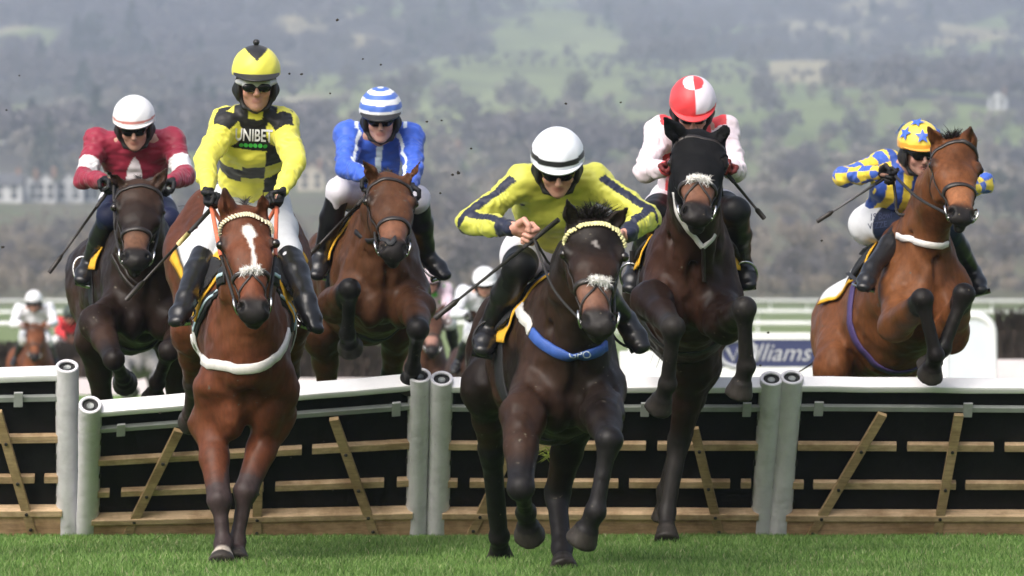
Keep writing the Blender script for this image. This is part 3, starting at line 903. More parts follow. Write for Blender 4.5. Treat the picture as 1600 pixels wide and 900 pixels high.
def surface_nets(D, lo, h):
    S = D < 0
    nx, ny, nz = D.shape
    cnt = np.zeros((nx - 1, ny - 1, nz - 1), np.int8)
    corners = [(i, j, k) for i in (0, 1) for j in (0, 1) for k in (0, 1)]
    for (i, j, k) in corners:
        cnt += S[i:nx - 1 + i, j:ny - 1 + j, k:nz - 1 + k]
    I, J, K = np.nonzero((cnt > 0) & (cnt < 8))
    vals = {c: D[I + c[0], J + c[1], K + c[2]] for c in corners}
    acc = np.zeros((len(I), 3)); num = np.zeros(len(I))
    for a in corners:
        for ax in range(3):
            if a[ax] == 1: continue
            b = list(a); b[ax] = 1; b = tuple(b)
            va, vb = vals[a], vals[b]
            m = (va < 0) != (vb < 0)
            t = va[m] / (va[m] - vb[m])
            p = np.tile(np.array(a, float), (m.sum(), 1)); p[:, ax] = t
            acc[m] += p; num[m] += 1
    V = (acc / num[:, None] + np.stack([I, J, K], 1)) * h + lo
    idx = np.full(cnt.shape, -1, np.int32); idx[I, J, K] = np.arange(len(I))
    Qs = []
    for ax in range(3):
        sl0 = [slice(1, -1)] * 3; sl1 = [slice(1, -1)] * 3
        sl0[ax] = slice(0, -1); sl1[ax] = slice(1, None)
        A, B = S[tuple(sl0)], S[tuple(sl1)]
        e = np.nonzero(A != B)
        g = [e[0] + 1, e[1] + 1, e[2] + 1]; g[ax] = e[ax]
        u, v = (ax + 1) % 3, (ax + 2) % 3
        def cell(du, dv):
            q = [g[0].copy(), g[1].copy(), g[2].copy()]; q[u] = q[u] + du; q[v] = q[v] + dv
            return idx[q[0], q[1], q[2]]
        q = np.stack([cell(-1, -1), cell(0, -1), cell(0, 0), cell(-1, 0)], 1)
        inside = A[e]
        q[~inside] = q[~inside][:, ::-1]
        Qs.append(q)
    Q = np.concatenate(Qs)
    return V, Q[(Q >= 0).all(1)]

def bvh_of(V, Q):
    return BVHTree.FromPolygons([tuple(v) for v in V], [tuple(q) for q in Q])
def smoothstep(a, b, x):
    t = np.clip((x - a) / (b - a), 0, 1); return t * t * (3 - 2 * t)
def segdist(V, a, b):
    a = np.asarray(a, float); b = np.asarray(b, float); ab = b - a
    t = np.clip(((V - a) @ ab) / (ab @ ab), 0, 1)
    return np.linalg.norm(V - a - t[:, None] * ab, axis=1), t
def mixcol(C, m, c):
    return C * (1 - m[:, None]) + np.asarray(c)[None, :] * m[:, None]
def on_surface(bvh, u, v, off=0.0):
    """the point of a surface that the photograph shows at (u, v)"""
    loc, nor, i, d = bvh.ray_cast(CAM, ray(u, v).normalized())
    if loc is None: return None
    if nor.dot(ray(u, v)) > 0: nor = -nor
    return loc + nor * off, nor
def resample(pts, n):
    pts = [Vector(p) for p in pts]
    d = [0]
    for a, b in zip(pts, pts[1:]): d.append(d[-1] + (b - a).length)
    out = []
    for i in range(n):
        t = d[-1] * i / (n - 1)
        j = min(max(k for k in range(len(d)) if d[k] <= t + 1e-9), len(pts) - 2)
        f = (t - d[j]) / max(d[j + 1] - d[j], 1e-9)
        # Catmull-Rom through the guide points
        p0, p1, p2, p3 = pts[max(j - 1, 0)], pts[j], pts[j + 1], pts[min(j + 2, len(pts) - 1)]
        out.append(0.5 * ((2 * p1) + (p2 - p0) * f + (2 * p0 - 5 * p1 + 4 * p2 - p3) * f * f + (3 * p1 - p0 - 3 * p2 + p3) * f ** 3))
    return out
def strap(bvh, pts, width, thick, n=40, off=0.003, closed=False, snap=True, roll=False):
    """a band laid over a surface along guide points -> MB"""
    P_ = resample(list(pts) + ([pts[0]] if closed else []), n + (1 if closed else 0))
    if closed: P_ = P_[:-1]
    N_ = []
    for i, p in enumerate(P_):
        if snap:
            loc, nor, _, _ = bvh.find_nearest(p)
            P_[i] = loc + nor * off; N_.append(nor.copy())
    if not snap:
        N_ = [Vector((0, -1, 0))] * len(P_)
    # even the normals out so that the band does not flutter
    for _ in range(3):
        N_ = [((N_[i - 1] if (closed or i) else N_[i]) + N_[i] * 2 + (N_[(i + 1) % len(N_)] if (closed or i < len(N_) - 1) else N_[i])).normalized() for i in range(len(N_))]
    b = MB(); m = len(P_)
    for i in range(m):
        t = (P_[(i + 1) % m] - P_[i - 1]) if closed else (P_[min(i + 1, m - 1)] - P_[max(i - 1, 0)])
        t.normalize()
        w = t.cross(N_[i]).normalized() * width / 2; q = N_[i] * thick
        for c in (P_[i] - w, P_[i] + w, P_[i] + w * .8 + q, P_[i] - w * .8 + q):
            b.v.append(tuple(c))
    for i in range(m if closed else m - 1):
        j = (i + 1) % m
        for k in range(4):
            b.f.append((i * 4 + k, i * 4 + (k + 1) % 4, j * 4 + (k + 1) % 4, j * 4 + k))
    if not closed:
        b.f.append((3, 2, 1, 0)); q = (m - 1) * 4; b.f.append((q, q + 1, q + 2, q + 3))
    return b, P_, N_
# ================================================================== RACEHORSES
coat_m, nt, p = new_mat('horse_coat', 0.45, 0.17)
a = nt.nodes.new('ShaderNodeVertexColor'); a.layer_name = 'Col'
n1_ = noise(nt, 5.0, 7, 0.68); r1_ = ramp(nt, n1_.outputs['Fac'], [(0.3, (.60, .60, .60)), (0.72, (1.35, 1.3, 1.25))])
n2_ = noise(nt, 55.0, 3, 0.6, vec_scale=(1, 1, .35)); r2_ = ramp(nt, n2_.outputs['Fac'], [(0.3, (.8, .8, .8)), (0.7, (1.2, 1.2, 1.2))])
cc_ = mul_col(nt, mul_col(nt, a.outputs['Color'], r1_.outputs['Color']), r2_.outputs['Color'])
n3_ = noise(nt, 42.0, 2, 0.5); n4_ = noise(nt, 3.0, 3, 0.5)
ad_ = nt.nodes.new('ShaderNodeMath'); ad_.operation = 'MULTIPLY_ADD'; ad_.inputs[1].default_value = 0.28
nt.links.new(n4_.outputs['Fac'], ad_.inputs[0]); nt.links.new(n3_.outputs['Fac'], ad_.inputs[2])
mud_ = ramp(nt, ad_.outputs[0], [(0.86, (0, 0, 0)), (0.90, (1, 1, 1))])
mx_ = nt.nodes.new('ShaderNodeMix'); mx_.data_type = 'RGBA'; mx_.inputs[7].default_value = (.10, .085, .065, 1)
nt.links.new(mud_.outputs['Color'], mx_.inputs[0]); nt.links.new(cc_, mx_.inputs[6]); nt.links.new(mx_.outputs[2], p.inputs['Base Color'])
rr_ = nt.nodes.new('ShaderNodeMapRange'); rr_.inputs[1].default_value = .35; rr_.inputs[2].default_value = .65; rr_.inputs[3].default_value = .33; rr_.inputs[4].default_value = .58
nt.links.new(n1_.outputs['Fac'], rr_.inputs[0]); nt.links.new(rr_.outputs[0], p.inputs['Roughness'])
vn_ = noise(nt, 8.5, 3, 0.45); vn_.noise_type = 'RIDGED_MULTIFRACTAL'; vn_.normalize = True
hb_ = noise(nt, 170.0, 3, 0.6, vec_scale=(1, 1, .3))
b1_ = nt.nodes.new('ShaderNodeBump'); b1_.inputs['Strength'].default_value = .5; b1_.inputs['Distance'].default_value = .010; nt.links.new(vn_.outputs['Fac'], b1_.inputs['Height'])
b2_ = nt.nodes.new('ShaderNodeBump'); b2_.inputs['Strength'].default_value = .25; b2_.inputs['Distance'].default_value = .003; nt.links.new(hb_.outputs['Fac'], b2_.inputs['Height'])
nt.links.new(b1_.outputs[0], b2_.inputs['Normal']); nt.links.new(b2_.outputs[0], p.inputs['Normal'])
mane_m, nt, p = new_mat('mane_hair', 0.5, 0.4); a = nt.nodes.new('ShaderNodeVertexColor'); a.layer_name = 'Col'; nt.links.new(a.outputs['Color'], p.inputs['Base Color'])
eye_m = plain('horse_eye', (0.012, 0.008, 0.006), 0.08, 0.1, 30.0, spec=0.7)
leather_m = plain('dark_leather', (0.022, 0.017, 0.015), 0.42, 0.3, 40.0, 0.3, 90)
brown_leather_m = plain('brown_leather', (0.075, 0.04, 0.025), 0.45, 0.3, 40.0, 0.3, 90)
metal_m = plain('bit_metal', (0.55, 0.55, 0.55), 0.25, 0.1, 40.0, metal=1.0)
rubber_m = plain('rubber_reins', (0.02, 0.018, 0.017), 0.65, 0.3, 60.0, 0.5, 200)
orange_m = plain('orange_reins', (0.62, 0.16, 0.08), 0.55, 0.15, 60.0)
white_web = plain('white_webbing', (0.72, 0.70, 0.68), 0.6, 0.1, 30.0, 0.3, 200)
fleece_m = plain('white_fleece', (0.78, 0.76, 0.73), 0.95, 0.1, 60.0, 1.0, 160)
blue_web = plain('blue_webbing', (0.035, 0.095, 0.36), 0.6, 0.15, 30.0, 0.3, 200)
purple_web = plain('purple_webbing', (0.07, 0.045, 0.16), 0.6, 0.2, 30.0, 0.3, 200)
black_web = plain('black_webbing', (0.015, 0.015, 0.018), 0.65, 0.3, 30.0, 0.3, 200)
yellow_cloth = plain('yellow_cloth', (0.78, 0.42, 0.035), 0.7, 0.12, 20.0, 0.4, 60)
black_cloth = plain('black_cloth', (0.014, 0.014, 0.017), 0.8, 0.3, 20.0, 0.4, 60)
cloth_m = attr_mat('number_cloth', 0.75, 0.3, (0.85, 1.1), 14.0, 50.0, 0.4, 0.006)
hood_m = plain('black_hood', (0.006, 0.006, 0.007), 0.75, 0.3, 20.0, 0.5, 160, spec=0.12)

def V3(p): return np.array(p, float)
def joints(start, spec, lens):
    """spec: (u, v, -1|+1) keeps the bone length; (u, v, y, 'y') stands at a known depth"""
    out = [Vector(start)]
    for q, L in zip(spec, lens):
        out.append(P(q[0], q[1], q[2]) if len(q) == 4 else reach(out[-1], q[0], q[1], L, q[2]))
    return out

def horse(spec):
    S = spec; g = S.get('size', 1.0)
    sh, hip = S['sh'], S['hip']
    ax = (sh - hip).normalized()                       # forward
    up0 = Vector((S.get('lean', 0.0), 0, 1))
    sd = up0.cross(ax).normalized()                    # towards the right of the photograph
    up = ax.cross(sd).normalized()
    if up.z < 0: up = -up
    poll, nose = S['poll'], S['nose']
    t = (nose - poll).normalized(); HL = (nose - poll).length
    hs = S.get('hs', sd); hs = (hs - t * hs.dot(t)).normalized()
    f = t.cross(hs).normalized()
    B = Body(S.get('h', 0.011))
    side = V3(sd)
    wS, hS, wB, hB, wH, hH = [x * g for x in S.get('trunk', (.212, .33, .255, .335, .25, .27))]
    mid = sh.lerp(hip, .5) - up * .02
    # trunk
    B.ecap(V3(sh), V3(mid), side, wS, hS, wB, hB, .05, ea=.16 * g)
    B.ecap(V3(mid), V3(hip), side, wB, hB * .98, wH, hH, .05, eb=.2 * g)
    B.ell(V3(hip + up * .06 * g - ax * .02), (side, V3(ax), V3(up)), (.25 * g, .34 * g, .25 * g), .06)       # croup
    for k in (-1, 1):
        B.ell(V3(hip + sd * k * .13 * g + up * .05 - ax * .05), (side, V3(ax), V3(up)), (.16 * g, .28 * g, .25 * g), .05)
    B.ecap(V3(sh + up * .27 * g - ax * .02), V3(mid + up * .24 * g), side, .07 * g, .09 * g, .06 * g, .06 * g, .08)       # withers
    # breast
    B.ell(V3(sh + ax * .16 * g - up * .06 * g), (side, V3(ax), V3(up)), (.19 * g, .17 * g, .22 * g), .06)
    for k in (-1, 1):
        B.ell(V3(sh + ax * .245 * g - up * .19 * g + sd * k * .078 * g), (side, V3(ax), V3(up)), (.076 * g, .085 * g, .12 * g), .014)   # pectorals
        B.ecap(V3(sh + up * .22 * g + sd * k * .10 * g - ax * .02), V3(sh + ax * .17 * g - up * .10 * g + sd * k * .160 * g), V3(ax), .11 * g, .055 * g, .10 * g, .068 * g, .05)  # shoulder blade
    # neck
    n0 = sh + ax * .13 * g + up * .10 * g
    n2 = poll - f * .075 * g + t * .06 * g
    bow = S.get('bow', up * .05)
    n1 = n0.lerp(n2, .5) + bow
    nk = S.get('neck', (.165, .26, .115, .185, .09, .12))
    nk = [x * g for x in nk]
    B.ecap(V3(n0), V3(n1), side, nk[0], nk[1], nk[2], nk[3], .07)
    B.ecap(V3(n1), V3(n2), V3(hs * .5 + sd * .5), nk[2], nk[3], nk[4], nk[5], .05)
    # head
    hsv, tv, fv = V3(hs), V3(t), V3(f)
    def H(a, s_, d): return V3(poll + t * a * HL + hs * s_ * g + f * d * g)
    hw = S.get('headw', 1.22)
    B.ell(H(.10, 0, -.055), (hsv, tv, fv), (.088 * g * hw, .10 * g, .085 * g), .03)
    B.ecap(H(.13, 0, -.045), H(.42, 0, -.035), hsv, .092 * g * hw, .062 * g, .085 * g * hw, .058 * g, .03)
    B.ecap(H(.40, 0, -.036), H(.88, 0, -.035), hsv, .078 * g * hw, .060 * g, .044 * g * hw, .046 * g, .035)
    for k in (-1, 1):
        B.ell(H(.29, k * .055 * hw, -.135), (hsv, tv, fv), (.036 * g, .13 * g, .085 * g), .035)     # cheek
        B.ell(H(.285, k * .088 * hw, -.028), (hsv, tv, fv), (.026 * g, .045 * g, .030 * g), .018)  # brow over the eye
        B.ecap(H(.42, k * .058 * hw, -.06), H(.62, k * .048 * hw, -.062), tv, .02 * g, .012 * g, .016 * g, .010 * g, .02)  # facial crest
        B.ell(H(.915, k * .034 * hw, -.028), (hsv, tv, fv), (.030 * g, .046 * g, .038 * g), .015)     # nostril wing
    B.ecap(H(.36, 0, -.15), H(.86, 0, -.085), hsv, .05 * g, .04 * g, .032 * g, .028 * g, .04)      # lower jaw
    B.ell(H(.965, 0, -.04), (hsv, tv, fv), (.05 * g * hw, .045 * g, .045 * g), .02)                # upper lip
    B.ell(H(.945, 0, -.095), (hsv, tv, fv), (.037 * g, .05 * g, .034 * g), .02)                    # chin
    for k in (-1, 1):
        B.ell(H(.94, k * .047 * hw, -.005), (unit(hsv + .25 * fv * k), tv, fv), (.013 * g, .024 * g, .03 * g), .01, sub=True)
        B.ell(H(.30, k * .122 * hw, -.030), (hsv, tv, fv), (.018 * g, .030 * g, .019 * g), .012, sub=True)
    # ears
    ears = []
    for k, e in zip((-1, 1), S['ears']):
        b0 = poll + hs * k * .06 * g * hw + t * .015 - f * .03
        tip = reach(b0, e[0], e[1], S.get('earlen', .175) * g, e[2])
        d = (tip - b0).normalized(); w = d.cross(f).normalized(); m_ = b0.lerp(tip, .45) + w * k * .004
        B.cone(V3(b0), V3(m_), .036 * g, .034 * g, .025)
        B.cone(V3(m_), V3(tip), .034 * g, .006 * g, .012)
        ef = Vector((0, -1, 0)); ef = (ef - d * ef.dot(d)).normalized(); es = d.cross(ef)
        B.ell(V3(b0.lerp(tip, .58) + ef * .030 * g), (V3(es), V3(d), V3(ef)), (.017 * g, .07 * g, .026 * g), .008, sub=True)
        ears.append((b0, tip))
    # legs
    legs = []
    for k, key in ((-1, 'FL'), (1, 'FR')):
        sp = sh + ax * .15 * g - up * .13 * g + sd * k * S.get('stance', .140) * g
        J = joints(sp, S[key], [x * g for x in (.30, .42, .29, .16)])
        _, E, K, Fe, Ho = J
        B.cone(V3(sp), V3(E), .098 * g, .082 * g, .05)
        B.cone(V3(E), V3(E.lerp(K, .45)), .088 * g, .066 * g, .05)
        B.cone(V3(E.lerp(K, .45)), V3(K), .066 * g, .051 * g, .03)
        fd = (K - E).normalized()
        B.cone(V3(E.lerp(K, .90)), V3(K), .050 * g, .056 * g, .012); B.cone(V3(K), V3(K.lerp(Fe, .15)), .056 * g, .043 * g, .012)
        B.cone(V3(K.lerp(Fe, .05)), V3(K.lerp(Fe, .5)), .040 * g, .032 * g, .010)
        B.cone(V3(K.lerp(Fe, .5)), V3(Fe), .032 * g, .036 * g, .010)
        B.ell(V3(Fe), np.eye(3), (.046 * g,) * 3, .012)
        co = Fe.lerp(Ho, .58)
        B.cone(V3(Fe), V3(co), .038 * g, .040 * g, .012)
        dv_ = (Ho - Fe).normalized()
        B.ecap(V3(Fe.lerp(Ho, .52)), V3(Ho - dv_ * .008), side, .051 * g, .052 * g, .068 * g, .072 * g, .005, ea=.02, eb=.008)
        legs.append(('F', J))
    for k, key in ((-1, 'HL'), (1, 'HR')):
        hj = hip + sd * k * .13 * g - up * .02 * g - ax * .02
        J = joints(hj, S[key], [x * g for x in (.40, .43, .38, .16)])
        _, St, Hk, Fe, Ho = J
        B.ecap(V3(hj), V3(St), side, .145 * g, .22 * g, .092 * g, .14 * g, .06)
        B.cone(V3(St), V3(St.lerp(Hk, .5)), .100 * g, .068 * g, .05)
        B.cone(V3(St.lerp(Hk, .5)), V3(Hk), .068 * g, .052 * g, .03)
        B.cone(V3(Hk.lerp(St, .04)), V3(Hk.lerp(Fe, .1)), .060 * g, .050 * g, .02)
        bk = (Hk - St).normalized() * .07 + (Hk - Fe).normalized() * .035
        B.cone(V3(Hk), V3(Hk + bk * g), .036 * g, .024 * g, .02)
        B.cone(V3(Hk.lerp(Fe, .08)), V3(Fe), .047 * g, .041 * g, .02)
        B.ell(V3(Fe), np.eye(3), (.048 * g,) * 3, .02)
        co = Fe.lerp(Ho, .58); dv_ = (Ho - Fe).normalized()
        B.cone(V3(Fe), V3(co), .043 * g, .042 * g, .015)
        B.ecap(V3(Fe.lerp(Ho, .52)), V3(Ho - dv_ * .008), side, .050 * g, .052 * g, .066 * g, .070 * g, .005, ea=.02, eb=.008)
        legs.append(('H', J))
    # grooves: between the pectorals, before the shoulder, along the jugular
    B.cone(V3(sh + ax * .36 * g + up * .02), V3(sh + ax * .30 * g - up * .30 * g), .012, .018, .04, sub=True)
    for k in (-1, 1):
        B.cone(V3(sh + ax * .34 * g + up * .14 * g + sd * k * .10 * g), V3(sh + ax * .34 * g - up * .12 * g + sd * k * .165 * g), .010, .016, .03, sub=True)
    def muscle(X, Y, Z):
        q = np.stack([X, Y, Z], 1); dm = np.full(len(q), 9.0)
        for _, J in legs:
            for a_, b_ in ((J[1].lerp(J[2], .55), J[2]), (J[2], J[3]), (J[3], J[4])):
                dm = np.minimum(dm, segdist(q, a_, b_)[0])
        w = .12 + .88 * smoothstep(.07, .16, dm)
        return w * (0.013 * noise3(X, Y, Z, 7.5) + 0.007 * noise3(X, Y, Z, 16.0) + .003 * noise3(X, Y, Z, 36.0))
    V, Q = B.mesh('body', muscle if S.get('h', .011) < .02 else None, 1)
    bv = bvh_of(V, Q)
    # ---------------- coat
    c0 = np.array(S['coat'])
    nz = noise3(V[:, 0], V[:, 1], V[:, 2], 5.0)
    C = np.tile(c0, (len(V), 1)) * (1 + .28 * nz)[:, None]
    if 'belly' in S:                                  # paler hair along flank and between the legs, as brown horses have
        m = smoothstep(.1, .5, noise3(V[:, 0], V[:, 1], V[:, 2], 2.6) + .15)
        C = mixcol(C, m * .6, S['belly'])
    legc = S.get('legcol', (.012, .011, .011))
    for kind, J in legs:
        lim = S.get('socks_from', .85 if kind == 'F' else .92)
        d1, t1 = segdist(V, J[1], J[2]); d2, _ = segdist(V, J[2], J[3]); d3, t3 = segdist(V, J[3], J[4])
        near = d1 < .13 * g
        m = smoothstep(lim - .28, lim + .1, t1) * near
        m = np.maximum(m, (d2 < .085 * g) * 1.0); m = np.maximum(m, (d3 < .085 * g) * 1.0)
        C = mixcol(C, m, legc)
        hoof = smoothstep(.52, .56, t3) * (d3 < .085 * g)
        C = mixcol(C, hoof, S.get('hoofcol', (.034, .030, .027)))
    rel = (V - V3(poll)); ta = rel @ tv / HL; sa = rel @ hsv / g; fa = rel @ fv / g
    inhead = (np.abs(sa) < .16) & (fa > -.24) & (ta > -.05) & (ta < 1.12)
    if 'nosecol' in S:
        m = smoothstep(.60, .70, ta) * (1 - smoothstep(.80, .90, ta)) * inhead * (fa > -.085)
        C = mixcol(C, m * .9, S['nosecol'])
    m = smoothstep(.82, .92, ta) * inhead
    C = mixcol(C, m, (.016, .014, .014))
    for k in (-1, 1):
        q = np.linalg.norm(V - H(.945, k * .047 * hw, .0), axis=1)
        C = mixcol(C, 1 - smoothstep(.016, .03, q), (.004, .0035, .0035))
        q = np.linalg.norm(V - H(.30, k * .105 * hw, -.03), axis=1)
        C = mixcol(C, (1 - smoothstep(.03, .055, q)) * .8, (.012, .010, .009))
    for (b0, tip) in ears:
        d_, tt = segdist(V, b0, tip)
        C = mixcol(C, smoothstep(.55, 1.0, tt) * (d_ < .05) * .7, (.014, .011, .010))
    for poly, cc in S.get('marks', []):               # white face markings, in head coordinates
        poly = np.array(poly)
        m = np.zeros(len(V))
        for (a, s_, r_), (a2, s2, r2) in zip(poly[:-1], poly[1:]):
            A2, B2 = np.array([a * HL, s_]), np.array([a2 * HL, s2]); ab = B2 - A2
            q = np.stack([ta * HL, sa], 1) + (noise3(V[:, 0], V[:, 1], V[:, 2], 40.0) * .005)[:, None]
            tt = np.clip(((q - A2) @ ab) / max(ab @ ab, 1e-9), 0, 1)
            dd = np.linalg.norm(q - A2 - tt[:, None] * ab, axis=1) - (r_ + (r2 - r_) * tt)
            m = np.maximum(m, 1 - smoothstep(-.004, .005, dd))
        C = mixcol(C, m * inhead * (fa > -.075), cc)
    for (j, lo_, hi_, cc) in S.get('socks', []):
        J = legs[j][1]; d3, t3 = segdist(V, J[3], J[4])
        C = mixcol(C, smoothstep(lo_, lo_ + .08, t3) * (1 - smoothstep(hi_, hi_ + .05, t3)) * (d3 < .07), cc)
    C = np.clip(C, 0.003, 1)
    hp = min((J[4] for _, J in legs), key=lambda q: q.z)
    root = empty('racehorse', (sh.lerp(hip, .5).x, sh.lerp(hip, .5).y, hp.z), S['label'], 'horse', S.get('group', 'racehorses jumping the hurdles'))
    me = np_mesh('body', V, Q); set_col(me, C); link('body', me, coat_m, root)
    r = dict(root=root, V=V, Q=Q, ta=ta, bvh=bv, H=H, HL=HL, hs=hs, t=t, f=f, sh=sh, hip=hip, mid=mid, ax=ax, up=up, sd=sd, g=g, poll=poll, nose=nose, legs=legs, n0=n0, n1=n1, n2=n2, hw=hw, S=S, ears=ears)
    for k in (-1, 1):
        q = MB(); c = Vector(H(.30, k * .099 * hw, -.032))
        bm = bmesh.new(); bmesh.ops.create_uvsphere(bm, u_segments=12, v_segments=8, radius=.021 * g)
        em = bpy.data.meshes.new('eye'); bm.to_mesh(em); bm.free()
        for v in em.vertices: v.co += c
        link('eye', em, eye_m, root)
    hair(r)
    return r

def strands(n, base_fn, dir_fn, length, width, col, seed, curl=.25):
    rng = np.random.default_rng(seed); Vs = []; Fs = []; Cs = []
    for i in range(n):
        b = np.array(base_fn(rng)); d = np.array(dir_fn(rng)); L = length * rng.uniform(.6, 1.15); w = width * rng.uniform(.7, 1.3)
        s = np.cross(d, rng.normal(size=3)); s = s / np.linalg.norm(s) * w
        bend = np.array([rng.normal(0, curl), rng.normal(0, curl), -abs(rng.normal(0, curl))]) * L
        k = len(Vs)
        for j in range(4):
            tt = j / 3; p_ = b + d * L * tt + bend * tt * tt
            Vs += [p_ - s * (1 - tt * .85), p_ + s * (1 - tt * .85)]
        for j in range(3): Fs.append((k + 2 * j, k + 2 * j + 1, k + 2 * j + 3, k + 2 * j + 2))
        Cs += [np.array(col) * rng.uniform(.6, 1.5)] * 8
    return np.array(Vs), np.array(Fs), np.array(Cs)
def hair(r):
    S = r['S']; g = r['g']; col = S.get('manecol', (.014, .011, .010))
    seed = int(abs(r['sh'].x) * 1000)
    crest = [r['poll'] - r['f'] * .01 - r['t'] * .02, r['n2'].lerp(r['n1'], .5), r['n1'], r['n1'].lerp(r['n0'], .5)]
    # the top edge of the neck, found on the coat itself
    back = (-r['f'] * .3 + r['up'] * .9 - r['ax'] * .5).normalized()
    pts = []
    for c in resample(crest, 16):
        h_ = r['bvh'].ray_cast(c + back * .6, -back)
        pts.append(h_[0] if h_[0] is not None else c)
    nrm = back
    def base(rng):
        i = rng.uniform(0, 14.9); j = int(i); return pts[j].lerp(pts[j + 1], i - j) - nrm * .008
    def dr(rng):
        v = nrm * .8 + r['sd'] * rng.normal(0, .25) - r['t'] * .1; v = v.normalized(); return v
    V, Fq, C = strands(S.get('mane_n', 420), base, dr, S.get('mane_len', .055), .0035, col, seed)
    if 'forelock' in S:
        n_, L_, up_ = S['forelock']
        pc = r['poll']
        def base2(rng): return pc + r['hs'] * rng.normal(0, .022) + r['f'] * rng.uniform(-.045, .005) + r['t'] * rng.uniform(-.01, .03)
        def dir2(rng):
            v = Vector((rng.normal(0, .32), rng.normal(0, .3) - .1, 0)) + Vector((0, 0, up_)) + r['t'] * (.6 - up_ * .5)
            return v.normalized()
        V2, F2, C2 = strands(n_, base2, dir2, L_, .004, col, seed + 5)
        Fq = np.concatenate([Fq, F2 + len(V)]); V = np.concatenate([V, V2]); C = np.concatenate([C, C2])
    me = np_mesh('mane', V, Fq); set_col(me, C); link('mane', me, mane_m, r['root'], False)
    tb = r['hip'] - r['ax'] * .36 * g + r['up'] * .16 * g
    td = S.get('tail', -r['ax'] * .95 - Vector((0, 0, .40)))
    V, Fq, C = strands(420, lambda q: tb + r['sd'] * q.normal(0, .02) + r['up'] * q.normal(0, .02), lambda q: (td + Vector((q.normal(0, .05), q.normal(0, .05), 0))).normalized(), .62 * g, .009, col, seed + 9, .12)
    me = np_mesh('tail', V, Fq); set_col(me, C); link('tail', me, mane_m, r['root'], False)

# ------------------------------------------------------------------ tack
def head_ring(r, a0, a1, width, thick=.004, n=44, lower=-.30):
    """closed band round the head: a0 along the face at the front, a1 under the jaw"""
    pts = []
    c = Vector(r['H']((a0 + a1) / 2, 0, -.07))
    for w in np.linspace(0, 2 * math.pi, n, endpoint=False):
        fr = math.cos(w); sdv = math.sin(w)
        a = (a0 + a1) / 2 + (a0 - a1) / 2 * fr
        o = Vector(r['H'](a, 0, -.075)); d = (r['f'] * fr + r['hs'] * sdv).normalized()
        hit = r['bvh'].ray_cast(o + d * .35, -d)
        pts.append(hit[0] if hit[0] is not None and (hit[0] - o).length < .26 else o + d * .08)
    for _ in range(2):
        pts = [(pts[i - 1] + pts[i] * 2 + pts[(i + 1) % n]) / 4 for i in range(n)]
    return strap(r['bvh'], pts, width, thick, n, .002, True)
def head_line(r, pts, width, thick=.004, n=18):
    q = [Vector(r['H'](*p)) for p in pts]
    return strap(r['bvh'], q, width, thick, n, .002)
